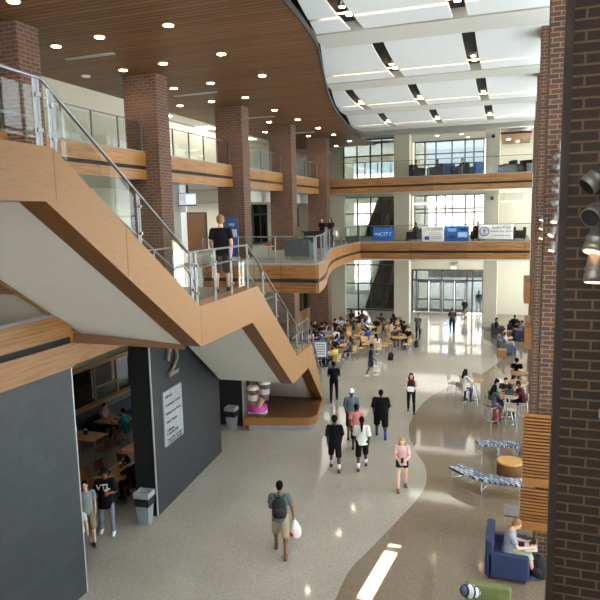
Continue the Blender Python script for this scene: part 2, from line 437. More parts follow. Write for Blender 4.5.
def body_mb(j):
    mb = MB(); P,u,f,fat = j['P'],j['u'],j['f'],j['fat']
    T=[(-.07,.12,.085),(0,.162,.112),(.1,.148,.104),(.2,.138,.098),(.32,.155,.11),(.42,.158,.1),(.475,.115,.078),(.53,.06,.06),(.61,.052,.056)]
    mb.rings([(P+u*t, rx*(fat if t<.45 else 1), ry*(fat if t<.45 else 1), X, f) for t,rx,ry in T])
    mb.cap(P+u*.5, j['H']-V((0,0,.03)), .054,.052)
    R,H = j['R'],j['H']
    mb.ell(H+R@V((0,-.005,.02)),(.075,.092,.095),R)
    mb.ell(H+R@V((0,.022,-.05)),(.054,.062,.062),R)           # jaw
    mb.ell(H+R@V((0,.05,-.085)),(.026,.026,.022),R)           # chin
    mb.cap(H+R@V((0,.088,.012)), H+R@V((0,.104,-.028)), .009,.0135,8)   # nose
    mb.ell(H+R@V((0,.078,.03)),(.05,.02,.014),R)              # brow
    for sd in (-1,1): mb.ell(H+R@V((sd*.076,-.004,-.01)),(.011,.02,.033),R)
    for sd,h,k,a,d2 in j['legs']:
        g = 1+(fat-1)*.8
        mb.cap(h,k,.084*g,.056*g); mb.cap(k,a,.055*g,.038)
        mb.cap(k+d2*.1-V((0,0,0)), k+d2*.16, .06*g,.052*g)     # calf
        mb.cap(a+V((0,-.03,-.035)), a+V((0,.14,-.052)), .034,.026)
    for sd,S,E,Wp,d in j['arms']:
        g = 1+(fat-1)*.5
        mb.cap(P+u*.455+X*(sd*.09), S, .062*g,.06*g); mb.cap(S,E,.051*g,.04*g); mb.cap(E,Wp,.041*g,.027)
        a = d.cross(X); a = a.normalized() if a.length>.2 else V((0,0,1))
        c = (-X*sd - d*d.dot(-X*sd)); c = c.normalized() if c.length>.2 else a.cross(d)
        pk = Wp+d*.085
        for q in (-.5,.5): mb.cap(Wp+d*.012+a*q*.02, pk+a*q*.04, .018,.016,8)
        for q,ln in ((-1.5,.062),(-.5,.075),(.5,.07),(1.5,.055)):
            b0 = pk+a*q*.0205; b1 = b0+(d*.93+c*.3).normalized()*ln*.55; b2 = b1+(d*.7+c*.75).normalized()*ln*.5
            mb.cap(b0,b1,.0085,.008,8); mb.cap(b1,b2,.008,.007,8)
        t0=Wp+d*.03-a*.02; t1=t0+(d*.6-a*.7+c*.3).normalized()*.045; t2=t1+(d*.8-a*.2+c*.45).normalized()*.035
        mb.cap(t0,t1,.0115,.01,8); mb.cap(t1,t2,.01,.008,8)
    return mb

def shirt_mb(j, kind='tee', loose=1., hem=-.1):
    mb=MB(); P,u,f,fat=j['P'],j['u'],j['f'],j['fat']
    T=[(hem,.182,.13),(0,.18,.13),(.1,.166,.122),(.2,.158,.117),(.32,.172,.126),(.42,.174,.116),(.48,.13,.09),(.525,.08,.072)]
    mb.rings([(P+u*t, rx*(fat if t<.45 else 1)*(loose if t<.4 else 1), ry*(fat if t<.45 else 1)*(loose if t<.4 else 1), X, f) for t,rx,ry in T],18)
    for sd,S,E,Wp,d in j['arms']:
        g = 1+(fat-1)*.5
        if kind=='tank': continue
        mb.cap(P+u*.455+X*(sd*.09), S, .074*g,.07*g)
        if kind=='tee': mb.cap(S, S+(E-S)*.66, .068*g*loose,.066*g*loose, flat1=True)
        elif kind=='bigtee': mb.cap(S, S+(E-S)*1.0, .078*g,.085*g, flat1=True)
        else: mb.cap(S,E,.064*g,.055*g); mb.cap(E,E+(Wp-E)*.93,.055*g,.04*g,flat1=True)
    return mb

def legs_mb(j, kind='pants'):
    mb=MB(); P,u,f,fat=j['P'],j['u'],j['f'],j['fat']
    mb.rings([(P+u*t, rx*fat, ry*fat, X, f) for t,rx,ry in ((-.1,.15,.11),(-.04,.172,.122),(.03,.17,.12),(.09,.158,.113))],18)
    for sd,h,k,a,d2 in j['legs']:
        g=1+(fat-1)*.8
        if kind=='pants': mb.cap(h,k,.098*g,.07*g); mb.cap(k,a+(a-k)*.02,.07*g,.05,flat1=True)
        elif kind=='jeans': mb.cap(h,k,.093*g,.066*g); mb.cap(k,a,.064*g,.046,flat1=True)
        elif kind=='shorts': mb.cap(h,h+(k-h)*.93,.105*g,.092*g,flat1=True)
        elif kind=='longshorts': mb.cap(h,k,.108*g,.094*g); mb.cap(k,k+(a-k)*.12,.094*g,.092*g,flat1=True)
        elif kind=='short': mb.cap(h,h+(k-h)*.45,.1*g,.098*g,flat1=True)
    return mb
def dress_mb(j, ln=.5):
    mb=MB(); P,u=j['P'],j['u']
    mb.rings([(P-V((0,0,ln-.0)),.2,.17,X,V((0,1,0))),(P-V((0,0,.2)),.19,.15,X,V((0,1,0))),(P,.178,.128,X,j['f']),(P+u*.1,.16,.118,X,j['f'])],18)
    return mb
def shoe_mb(a, d2, hi=.0):
    mb=MB(); y=V((0,1,0))
    b=V((a.x,a.y,a.z-.075))
    mb.cap(b+V((0,-.055,.042)), b+V((0,.15,.032)), .045,.036)
    mb.cap(b+V((0,.0,.06)), b+V((0,-.02,.1+hi)), .044,.044,flat1=True)
    mb.box(b.x-.043,b.y-.095,b.z,b.x+.043,b.y+.18,b.z+.022)
    return mb
def hair_mb(j, kind):
    mb=MB(); R,H=j['R'],j['H']; h=lambda x,y,z: H+R@V((x,y,z))
    if kind in ('short','curly'):
        e=.004 if kind=='short' else .012
        mb.ell(h(0,-.02,.04),(.079+e,.088+e,.088+e),R); mb.ell(h(0,-.045,-.01),(.068+e,.055,.075),R)
    elif kind in ('long','ponytail','bun'):
        mb.ell(h(0,-.018,.038),(.085,.094,.094),R); mb.ell(h(0,-.045,-.02),(.078,.06,.09),R)
        if kind=='long':
            b=j['nb']
            mb.cap(h(0,-.06,-.03), b+V((0,-.1,-.12)), .075,.07)
            for sd in (-1,1): mb.cap(h(sd*.075,-.005,.0), b+V((sd*.1,.0,-.1)), .03,.035)
        if kind=='ponytail':
            b=j['nb']; mb.cap(h(0,-.1,.02), b+V((0,-.14,-.02)),.035,.045); mb.cap(b+V((0,-.14,-.02)), b+V((0,-.15,-.2)),.045,.02)
        if kind=='bun': mb.ell(h(0,-.08,.11),(.045,.045,.04),R)
    return mb
def cap_mb(j, back=False):
    mb=MB(); R,H=j['R'],j['H']; h=lambda x,y,z: H+R@V((x,y,z))
    mb.ell(h(0,-.012,.048),(.094,.108,.1),R)
    s=-1 if back else 1
    mb.rings([(h(0,s*.07,.055),.07,.012,R@X,R@V((0,0,1))),(h(0,s*.13,.045),.065,.01,R@X,R@V((0,0,1))),(h(0,s*.165,.036),.035,.007,R@X,R@V((0,0,1)))],12)
    return mb

SKIN = dict(light='#d9a588', fair='#e0b49c', tan='#b98765', brown='#7d5238', dark='#4a3024')
HAIR = dict(black='#0d0b0a', brown='#3a281c', blond='#b08d5a', fair='#8a6a45', none='#222222')
PC = {}
def person(pose_key, pose, skin='tan', shirt=('tee','#111111',1.), legs=('pants','#1a1a1e'), shoes='#222222', hair=('short','black'),
           cap=None, face=True, label='', loc=(0,0,0), rz=0., h=1.75, group=None, dress=None, socks=None, hem=-.1, vs=.0095):
    j = skeleton(pose)
    def get(key, fn, sz):
        k=(pose_key,)+key
        if k not in PC: PC[k]=vox(fn(), key[0], sz)
        return PC[k]
    def mk(name, me, mat, parent):
        if len(me.materials)==0: me.materials.append(mat)
        ob=bpy.data.objects.new(name,me); COL.objects.link(ob)
        ob.material_slots[0].link='OBJECT'; ob.material_slots[0].material=mat
        if parent: ob.parent=parent
        return ob
    root = mk('person', get(('person',), lambda: body_mb(j), vs), plain(SKIN[skin],.55,noise=.05), None)
    tag(root,label,'person',group)
    if shirt: mk('shirt', get(('shirt',shirt[0],shirt[2],hem), lambda: shirt_mb(j,shirt[0],shirt[2],hem), .013), plain(shirt[1],.9,spec=.12), root)
    if dress: mk('skirt', get(('skirt',dress[1]), lambda: dress_mb(j,dress[1]), .013), plain(dress[0],.9,spec=.12), root)
    elif legs: mk('shorts' if 'short' in legs[0] else 'trousers', get(('legs',legs[0]), lambda: legs_mb(j,legs[0]), .013), plain(legs[1],.9,spec=.12), root)
    for i,(sd,hh,k,a,d2) in enumerate(j['legs']):
        if shoes: mk('shoe', get(('shoe',sd), lambda: shoe_mb(a,d2), .01), plain(shoes,.6), root)
        if socks:
            sm=MB(); sm.cap(a, a-d2*.16, .046,.056, flat1=True, flat0=True); o=sm.build('sock',plain(socks,.8)); o.parent=root
    if hair: mk('hair', get(('hair',hair[0]), lambda: hair_mb(j,hair[0]), .011), plain(HAIR[hair[1]],.8,noise=.25,scale=40,spec=.12), root)
    if cap: mk('cap', get(('cap',cap[1]), lambda: cap_mb(j,cap[1]), .011), plain(cap[0],.9,spec=.12), root)
    if face:
        R,H=j['R'],j['H']
        for sd in (-1,1):
            k=(pose_key,'eye',sd)
            if k not in PC:
                em=MB(); em.ell(H+R@V((sd*.031,.082,.008)),(.0125,.009,.0075),R,10,6); PC[k]=em.mesh('eye')
            mk('eye',PC[k],plain('#1c1411',.3),root)
        k=(pose_key,'mouth')
        if k not in PC:
            em=MB(); em.ell(H+R@V((0,.083,-.056)),(.023,.009,.007),R,10,6); PC[k]=em.mesh('mouth')
        mk('mouth',PC[k],plain('#7d3f38',.5),root)
    root.location=loc; root.rotation_euler=(0,0,rz)
    s=h/1.75; root.scale=(s,s,s)
    return root, j

def joint(root, j, p):
    """world position of a local point"""
    return root.matrix_basis @ V(p)
def hand(root,j,i):
    sd,S,E,Wp,d=j['arms'][i]; return root.matrix_basis @ (Wp+d*.09)

WALK = dict(legL=(18,4,3),legR=(-12,14,3),armL=(-14,9,16,.05),armR=(12,9,18,.05),lean=3)
WALK2 = dict(legL=(-12,14,3),legR=(18,4,3),armL=(12,9,18,.05),armR=(-14,9,16,.05),lean=3)
STAND = dict(legL=(2,0,4),legR=(-2,2,4),armL=(3,10,18,.05),armR=(3,10,18,.05),lean=1)
HOLD = dict(legL=(12,4,3),legR=(-9,10,3),armL=(12,8,75,.35),armR=(12,8,75,.35),lean=3,nod=18)

# ------------------------------------------------------------------ stair frame
AN = math.radians(5.0)
DD = V((-math.sin(AN), math.cos(AN), 0)); NN = V((-math.cos(AN), -math.sin(AN), 0)); OO = V((-6.95,21.4,0))
def S(s, w, z): return OO + DD*s + NN*w + V((0,0,z))
L2, L3 = 6.15, 10.2
YB = 39.1           # front face of the bridges
YC = 43.3           # column line behind them
YG = 50.0           # rear glazing

# ------------------------------------------------------------------ setting: floor
curve=[(-3.4,11.44),(-3.38,12.6),(-3.08,13.86),(-2.73,15.33),(-2.42,16.83),(-2.38,17.88),(-2.6,18.99),(-3.08,20.18),(-3.5,21.54),(-3.7,23.2),(-3.5,25.96),(-2.76,28.4),(-1.62,30.58),(-.9,33.07),(-.54,34.79),(-.7,36.82),(-1.39,38.99),(-1.9,41.),(-1.9,50.)]
fine=[]
for i in range(len(curve)-1):     # smooth the inlay line
    p0=curve[max(i-1,0)];p1=curve[i];p2=curve[i+1];p3=curve[min(i+2,len(curve)-1)]
    for k in range(5):
        t=k/5; fine.append(tuple(.5*(2*p1[a]+(p2[a]-p0[a])*t+(2*p0[a]-5*p1[a]+4*p2[a]-p3[a])*t*t+(3*p1[a]-p0[a]-3*p2[a]+p3[a])*t**3) for a in (0,1)))
fine.append(curve[-1])
fine=[(-3.6,-4.5),(-3.5,8.)]+fine
left=[(-17.,-4.5)]+fine+[(-17.,50.)]
right=fine+[(3.,50.),(3.,-4.5)]
vs=[(x,y,0) for x,y in fine]; n=len(fine)
vs+=[(-17,50,0),(-17,-4.5,0),(3,50,0),(3,-4.5,0)]
me=bpy.data.meshes.new('floor'); me.from_pydata(vs,[],[tuple(range(n))+(n,n+1), tuple(reversed(range(n)))+(n+3,n+2)])
me.materials.append(M['floor']); me.materials.append(M['tan']); me.polygons[1].material_index=1; me.update()
fl=bpy.data.objects.new('floor',me); COL.objects.link(fl)
tag(fl,'polished grey terrazzo floor with a curving tan inlay along the seating side','floor',None,'structure')
for p in me.polygons:
    if p.normal.z<0: p.flip()

# outside ground and neighbouring building seen through the rear glazing
g=MB().box(-60,50.25,-.06,60,120,-.02); struct(g,'ground_outside',M['concrete'],'pale paving outside beyond the rear doors','ground')
ob=MB(); ob.box(-30,78,-.02,25,88,13); b=struct(ob,'building_outside',M['brick_out'],'brick building across the paving seen through the rear glazing','building')
for zz in (1.2,5.2,9.2):
    for k in range(11):
        x=-27+k*4.6; w=MB().box(x,77.9,zz,x+2.2,78.05,zz+2.2); w.build('window',plain('#a9c3d6',.2),b)

# ------------------------------------------------------------------ slabs
SEAM=[S(-11.3,2.6,0),S(-6.65,2.6,0)]
l2poly=[(-17,-4.5),(-8.5,-4.5),(-8.5,9.95),tuple(SEAM[0][:2]),tuple(SEAM[1][:2]),(-11.7,14.9),(-11.7,21.75),(-7.0,21.75)]
bend=[(-7.0,21.75),(-7.25,23.2),(-7.65,24.9),(-8.1,26.5),(-8.6,28.4),(-9.05,30.4),(-9.4,32.4),(-9.6,34.6),(-9.68,37.),(-9.62,YB)]
l2b=[*bend[1:],(.8,YB),(.8,YG),(-17,YG)]
sl=MB().prism([(x,y,5.12) for x,y in l2poly+l2b],(0,0,.95)); struct(sl,'floor_upper',[M['soffit']],'pale underside of the second level floor around the atrium','floor slab')
cp=MB().prism([(x,y,6.075) for x,y in l2poly+l2b],(0,0,.06)); struct(cp,'floor_upper_finish',M['carpet'],'grey floor finish of the second level','floor')
l3poly=[(-17,-4.5),(-12.0,-4.5),(-12.0,YB),(.8,YB),(.8,YG),(-19.5,YG),(-19.5,22),(-17,22)]
sl=MB().prism([(x,y,9.32) for x,y in l3poly],(0,0,.8)); struct(sl,'floor_top',M['soffit'],'pale underside of the third level floor','floor slab')
cp=MB().prism([(x,y,10.125) for x,y in l3poly],(0,0,.05)); struct(cp,'floor_top_finish',M['carpet'],'grey floor finish of the third level','floor')

def fascia(name, pts, z0, z1, mat, label, stripe=(.36,.5), th=.1, cat='fascia', trimtop=True, side=-1):
    """wood band along a polyline of (x,y), its outer side to the right of travel when side=-1"""
    root=thing(name,label,cat,(pts[0][0],pts[0][1],z0),None,'structure')
    def strip(a,b,off,t,nm,mt,pts=pts):
        mb=MB(); L=len(pts); P=[V((x,y,0)) for x,y in pts]; N=[]
        for i in range(L):
            t0=(P[min(i+1,L-1)]-P[max(i-1,0)]).normalized(); N.append(V((t0.y,-t0.x,0))*(-side))
        o=[P[i]+N[i]*(off) for i in range(L)]; q=[P[i]+N[i]*(off+t) for i in range(L)]
        vs=[]
        for i in range(L): vs+= [o[i]+V((0,0,a)),q[i]+V((0,0,a)),q[i]+V((0,0,b)),o[i]+V((0,0,b))]
        fs=[]
        for i in range(L-1):
            for k in range(4): l=(k+1)%4; fs.append((i*4+k,i*4+l,(i+1)*4+l,(i+1)*4+k))
        fs+=[(3,2,1,0),tuple((L-1)*4+k for k in range(4))]
        mb.add(vs,fs); return mb.build(nm,mt,root)
    h=z1-z0
    strip(z0,z0+h*stripe[0],0,th,'lower_band',mat); strip(z0+h*stripe[1],z1,0,th,'upper_band',mat)
    strip(z0+h*stripe[0],z0+h*stripe[1],0,th-.05,'reveal_strip',M['black'])
    if trimtop: strip(z1,z1+.04,-.05,th+.03,'edge_trim',M['grey'])
    return root

CY=[12.35,18.4,25.15,31.4,37.8]
# third level, left side, between the columns
ends=[(-4.5,CY[0]),(CY[0]+.74,CY[1]),(CY[1]+.74,CY[2]),(CY[2]+.74,CY[3]),(CY[3]+.74,CY[4])]
for i,(a,b) in enumerate(ends):
    fascia('balcony_fascia',[(-12.0,b),(-12.0,a)],9.3,10.2,M['fascia_y'],['wood balcony band before the nearest brick column','wood balcony band between the nearest two brick columns','wood balcony band between second and third brick columns','wood balcony band between third and fourth brick columns','wood balcony band between fourth and fifth brick columns'][i],side=1)
fascia('balcony_fascia',[(-11.7,YB),(.78,YB)],9.3,10.2,M['fascia_x'],'wood band across the upper bridge at the rear')
fascia('balcony_fascia',[(-9.62,YB),(.78,YB)],5.1,6.15,M['fascia_x'],'wood band across the lower bridge at the rear')
fascia('balcony_fascia',bend,5.1,6.15,M['fascia_y'],'curving wood band of the second level sweeping back to the rear bridge',side=-1)
fascia('balcony_fascia',[(-11.7,21.75),(-6.98,21.75)],5.1,6.15,M['fascia_x'],'wood band on the front edge of the second level behind the stair')
# left second level edge and the header over the dining opening
r=fascia('balcony_fascia',[(-8.5,9.97),(-8.5,7.0)],5.05,6.15,M['fascia_y'],'near wood band of the second level above the dark slate wall',side=1,trimtop=True,stripe=(.46,.58))
fascia('balcony_fascia',[(-8.5,7.0),(-8.5,-4.5)],5.05,6.15,M['fascia_y'],'wood band of the second level beside the viewpoint',side=1)
h=MB(); a=[S(-11.4,2.52,5.05),S(-7.7,2.52,5.05),S(-7.7,2.52,5.36),S(-10.4,2.52,5.36),S(-11.4,2.52,5.95)]
h.prism(a,NN*.08); struct(h,'header_band',M['fascia_y'],'plain wood header over the dining opening under the stair','header')

# ------------------------------------------------------------------ brick columns (left) and piers (right)
for i,y in enumerate(CY):
    struct(MB().box(-12.65,y,0,-11.38,y+.74,12.8),'brick_column',M['brick'],['brown brick column nearest the viewpoint on the left','second brown brick column on the left, beside the stair','third brown brick column on the left','fourth brown brick column on the left','fifth brown brick column, closest to the rear glazing'][i],'column')
PX=[.43,.55,.55,.62,.72,.8]
for i,y in enumerate([6.6,14.2,20.4,26.6,33.0,39.3]):
    pr=struct(MB().box(PX[i],y,0,PX[i]+1.25,y+.85,14.2),'brick_pier',M['brick_shaded' if i==0 else 'brick_r'],['large shaded brick pier close by at the right edge','second brick pier on the right with a lit spotlight pole','third brick pier on the right','fourth brick pier on the right','fifth brick pier on the right','sixth brick pier on the right beside the bridges'][i],'pier')
    if i==0:
        MB().box(PX[0]-.04,6.565,0,PX[0]+.03,6.63,14.2).build('corner_bead',plain('#2e241d',.8),pr)

# ------------------------------------------------------------------ rear: columns, walls, glazing
for x0,x1,l in ((-8.15,-7.1,'cream column left of the rear entrance doors'),(-2.08,-1.18,'cream column right of the rear entrance doors')):
    c=MB().box(x0,YC,0,x1,YC+.9,13.5); o=struct(c,'cream_column',M['cream'],l,'column')
    MB().box(x0-.015,YC-.015,0,x1+.015,YC+.91,.13).build('column_base',M['grey'],o)
struct(MB().box(-12.72,YC-.4,13.32,.9,YC+.9,14.2),'beam_rear',M['beam'],'pale header across the top of the rear wall','beam')
def glazing(name,label,x0,x1,z0,z1,xs,zs,y=YG,mat=None,t=.1,pane='rpane'):
    mat=mat or M['frame']
    root=thing(name,label,'window',((x0+x1)/2,y,z0),None,'structure')
    f=MB()
    for x in [x0]+list(xs)+[x1]: f.box(x-t/2,y-.06,z0,x+t/2,y+.06,z1)
    for z in [z0]+list(zs)+[z1]: f.box(x0,y-.055,z-t/2,x1,y+.055,z+t/2)
    f.build('window_frame',mat,root)
    MB().box(x0,y-.005,z0,x1,y+.005,z1).build('window_pane',M[pane],root)
    return root
glazing('window_1','tall curtain wall left of the rear entrance at floor level',-13.55,-9.3,0.05,4.9,[-12.43,-11.33,-10.4],[2.25,3.78],mat=M['dframe'])
glazing('window_2','curtain wall of the rear stair hall at second level',-13.55,-9.3,6.15,9.3,[-12.43,-11.33,-10.4],[8.0],mat=M['dframe'])
glazing('window_3','curtain wall of the rear stair hall at third level',-13.55,-9.3,10.2,13.9,[-12.43,-11.33,-10.4],[12.6],mat=M['dframe'])
glazing('window_4','wide rear glazing behind the second level lounge',-7.75,-2.4,6.15,9.3,[-6.93,-6.06,-5.36,-4.82,-3.83,-3.16],[7.95,8.25])
glazing('window_5','wide rear glazing behind the third level lounge',-7.75,-2.5,10.2,13.45,[-6.96,-6.11,-4.89,-3.91,-3.25],[11.7,12.5])
# rear walls around the glazing
w=MB()
for x0,x1,z0,z1 in ((-17,-13.55,0,14.2),(-9.3,-7.9,0,14.2),(-2.35,3.,0,14.2),(-13.55,-9.3,4.9,6.15),(-13.55,-9.3,9.3,10.2),(-7.9,-2.35,3.45,6.15),(-7.9,-2.35,9.3,10.2),(-13.55,-2.35,13.9,14.2),(-7.9,-2.35,13.45,14.2)):
    w.box(x0,YG-.04,z0,x1,YG+.22,z1)
struct(w,'wall_rear',M['cream'],'cream rear wall around the glazing','wall')
struct(MB().box(-13.2,YC+.2,0,-11.8,YC+.5,9.3),'wall_nook',M['cream'],'short cream wall beside the fifth brick column','wall')
# entrance: frame, transom, four glazed leaves
root=thing('door_1','grey framed glass entrance doors with transom at the rear','door',(-5.1,YG,0),None,'structure')
f=MB()
for x in (-7.9,-7.58,-5.55,-3.62,-3.2,-2.4): f.box(x-.06,YG-.08,0,x+.06,YG+.08,3.42)
for z in (2.6,3.4): f.box(-7.9,YG-.08,z-.07,-2.4,YG+.08,z+.07)
f.build('door_frame',M['frame'],root)
for x0,x1 in ((-7.5,-6.6),(-6.55,-5.63),(-5.47,-4.6),(-4.56,-3.7)):
    d=MB()
    for a in ((x0,x0+.09),(x1-.09,x1)): d.box(a[0],YG-.03,.02,a[1],YG+.03,2.52)
    for a in ((.02,.28),(.98,1.1),(2.4,2.52)): d.box(x0,YG-.03,a[0],x1,YG+.03,a[1])
    d=d.build('door_leaf',M['frame'],root)
    MB().box(x0+.09,YG-.006,.28,x1-.09,YG+.006,2.4).build('door_pane',M['rpane'],d)
    MB().tube([(x0+.12,YG-.09,1.04),(x1-.12,YG-.09,1.04)],.02).build('push_bar',M['steel'],d)
MB().box(-7.9,YG-.005,2.67,-2.4,YG+.005,3.33).build('transom_pane',M['rpane'],root)
for x0,x1 in ((-3.56,-3.26),(-3.14,-2.46),(-7.84,-7.64)): MB().box(x0,YG-.005,.05,x1,YG+.005,2.53).build('side_pane',M['rpane'],root)
ex=thing('exit_sign','green lit exit sign hanging above the rear entrance doors','sign',(-4.62,49.6,3.5))
MB().box(-4.85,49.57,3.52,-4.4,49.63,3.76).build('sign_body',plain('#3b5a3e',.5),ex)
MB().box(-4.845,49.55,3.525,-4.405,49.57,3.755).build('sign_face',glow('#16b326',.7),ex)
MB().tube([(-4.62,49.6,3.76),(-4.62,49.6,4.0)],.012).build('stem',M['steel'],ex)
MB().box(-4.9,49.5,4.0,-4.3,49.9,4.06).build('canopy',M['steel'],ex)
text('EXIT',.15,(-4.62,49.545,3.59),(PI/2,0,0),glow('#f0fff0',1.2),ex)
# bulkhead over entrance bay and lounges (ceilings inside the rear bays)
struct(MB().box(-17,YB+.3,4.98,.8,YG-.05,5.12),'ceiling_bay_lower',M['white'],'white ceiling of the ground level under the lower bridge','ceiling')
struct(MB().box(-8.,YC+.9,13.5,.75,YG-.05,13.6),'ceiling_bay_top',M['white'],'white ceiling over the third level lounge','ceiling')
struct(MB().box(-1.15,YC+.3,12.95,.75,YG-.05,13.1),'ceiling_bay_wood',M['ceil'],'small wood ceiling over the corner of the third level','ceiling')
struct(MB().box(-2.1,YC+.9,6.15,-1.9,YG-.04,9.3),'wall_lounge',M['cream'],'cream wall dividing the second level lounge','wall')
struct(MB().box(-2.1,YC+.9,10.2,-1.9,YG-.04,13.5),'wall_lounge_top',M['cream'],'cream wall dividing the third level lounge','wall')

# the stair hall beyond the left curtain wall
w=MB()
for x0,x1,z0,z1 in ((-17.2,-15.3,0,14.2),(-13.5,-8.0,0,6.9),(-15.3,-13.5,0,.4),(-15.3,-13.5,3.9,6.9),(-15.3,-8.6,9.0,11.0),(-15.3,-8.6,12.9,14.2)): w.box(x0,60,z0,x1,60.2,z1)
w.box(-8.15,YG+.3,0,-8.0,60,14.2); struct(w,'wall_stair_hall',M['cream'],'pale walls of the stair hall beyond the curtain wall','wall')
f=MB()
for x in (-14.2,-12.9,-11.6,-10.3): f.box(x-.04,60.05,6.9,x+.04,60.1,12.9)
struct(f,'window_13',M['frame'],'mullions of the far windows in the stair hall','window')
w=MB().box(-17.2,YG+.3,13.6,-8.6,60.2,13.8); struct(w,'ceiling_stair_hall',M['white'],'ceiling of the stair hall','ceiling')
# stair flights in the rear hall behind the curtain wall
def steps(mb,x0,x1,y0,z0,n,run,rise):
    for k in range(n): mb.box(x0,y0+k*run,z0+k*rise,x1,y0+(k+1)*run+.02,z0+(k+1)*rise)
for lab,z0,zt in (('dark flight of steps behind the rear curtain wall at floor level',-.02,0),('dark flight of steps behind the rear curtain wall at second level',6.15,0)):
    st=thing('back_stair',lab,'stairs',(-10.3,51,z0))
    mb=MB(); steps(mb,-12.1,-8.3,51.2,z0,22,.3,.165); mb.build('flight',plain('#6b5648',.7),st)
    nb=MB()
    for k in range(22): nb.box(-12.1,51.17+k*.3,z0+(k+1)*.165-.03,-8.3,51.2+k*.3,z0+(k+1)*.165+.004)
    nb.build('nosings',plain('#2e2622',.6),st)
    for x in (-12.1,-10.4,-8.3):
        MB().tube([(x,51.2,z0+.95),(x,57.8,z0+4.6)],.035).build('handrail',M['steel'],st)
        MB().prism([(x-.03,51.1,z0),(x-.03,51.4,z0+.35),(x-.03,57.9,z0+3.95),(x-.03,57.9,z0+3.4)],(.06,0,0)).build('stringer',plain('#8a6f56',.6),st)
struct(MB().box(-14,50.3,5.0,-8.5,51,6.15),'floor_stair_hall',M['concrete'],'landing edge of the rear stair hall','floor slab')

# ------------------------------------------------------------------ left hand walls
struct(MB().box(-15.2,-4.5,10.2,-15.0,24.2,12.8),'wall_left_top',M['cream'],'cream wall behind the left balcony on the third level','wall')
struct(MB().box(-19.6,22,10.2,-19.4,YG,13.6),'wall_left_far',M['white'],'white wall of the room behind the third level balcony','wall')
struct(MB().box(-19.6,24.2,13.0,-14.6,YG,13.1),'ceiling_room',M['white'],'white ceiling of the room behind the third level balcony','ceiling')
struct(MB().box(-19.5,24.1,10.2,-15,24.3,13.0),'wall_room_end',M['white'],'white end wall of the third level room','wall')
w=MB(); w.box(-16.6,-4.5,6.15,-16.4,YG,9.3); struct(w,'wall_left_upper',M['cream'],'cream wall at the back of the second level','wall')
struct(MB().box(-13.2,22,6.15,-12.75,22.45,9.3),'white_column',M['white'],'slim white column behind the second brick column','column')
struct(MB().box(-16.4,27.2,8.75,-13.2,40,9.3),'bulkhead',M['soffit'],'pale bulkhead over the second level doors','bulkhead')
def door(name,label,y0,y1,z0,zt,x,pane=False):
    r=thing(name,label,'door',(x,(y0+y1)/2,z0),None,'structure')
    f=MB(); f.box(x-.02,y0-.07,z0,x+.09,y0,zt+.07); f.box(x-.02,y1,z0,x+.09,y1+.07,zt+.07); f.box(x-.02,y0-.07,zt,x+.09,y1+.07,zt+.07); f.build('door_frame',M['dframe'],r)
    d=MB().box(x-.01,y0,z0+.01,x+.05,y1,zt).build('door_leaf',M['door'],r)
    MB().box(x+.05,y1-.16,z0+.95,x+.1,y1-.1,z0+1.25).build('handle',M['steel'],d)
    if pane: MB().box(x+.045,y0+.2,z0+1.1,x+.056,y1-.35,zt-.2).build('door_pane',M['dglass'],d)
door('door_2','plain brown double width door on the second level by the hanging monitor',28.4,30.9,6.15,8.2,-16.4)
door('door_3','brown door with a glass light in the dark glazed screen of second level',36.0,37.2,6.15,8.5,-16.4,True)
r=thing('window_6','dark glazed screen beside the brown door on the second level','window',(-16.4,38.5,6.2),None,'structure')
f=MB()
for y in (37.4,38.6,39.8): f.box(-16.42,y-.05,6.2,-16.3,y+.05,8.8)
for z in (6.2,8.1,8.8): f.box(-16.42,37.4,z-.05,-16.3,39.8,z+.05)
f.build('window_frame',M['dframe'],r); MB().box(-16.38,37.4,6.2,-16.36,39.8,8.8).build('window_pane',M['dglass'],r)
for i,(y0,y1) in enumerate(((42.4,44.),(44.5,46.6))):
    r=thing('window_%d'%(7+i),['dark white-framed window, nearer one on the second level wall','dark white-framed window, farther one on the second level wall'][i],'window',(-16.4,(y0+y1)/2,7.0),None,'structure')
    f=MB(); f.box(-16.42,y0,7.0,-16.3,y0+.1,8.7); f.box(-16.42,y1-.1,7.0,-16.3,y1,8.7); f.box(-16.42,y0,8.6,-16.3,y1,8.7); f.box(-16.42,y0,6.95,-16.25,y1,7.05)
    f.build('window_frame',M['white'],r); MB().box(-16.39,y0+.1,7.05,-16.36,y1-.1,8.6).build('window_pane',plain('#2b2c2e',.2),r)
# ground level, left rear
w=MB().box(-13.4,24,0,-13.2,YC,1.75); struct(w,'wall_cafe_low',M['fascia_y'],'low wood clad wall behind the crowded cafe tables','wall')
r=thing('window_9','dark framed interior glazing above the wood clad cafe wall','window',(-13.3,33,1.75),None,'structure')
f=MB()
for k in range(9): f.box(-13.36,24+k*2.35,1.75,-13.24,24.08+k*2.35,5.0)
f.box(-13.36,24,3.3,-13.24,YC,3.4); f.build('window_frame',plain('#6a5335',.5),r)
MB().box(-13.32,24,1.75,-13.28,YC,5.0).build('window_pane',M['dglass'],r)
struct(MB().box(-17.2,-4.5,0,-17.,YG,14.2),'wall_left',M['cream'],'outer cream wall on the left','wall')

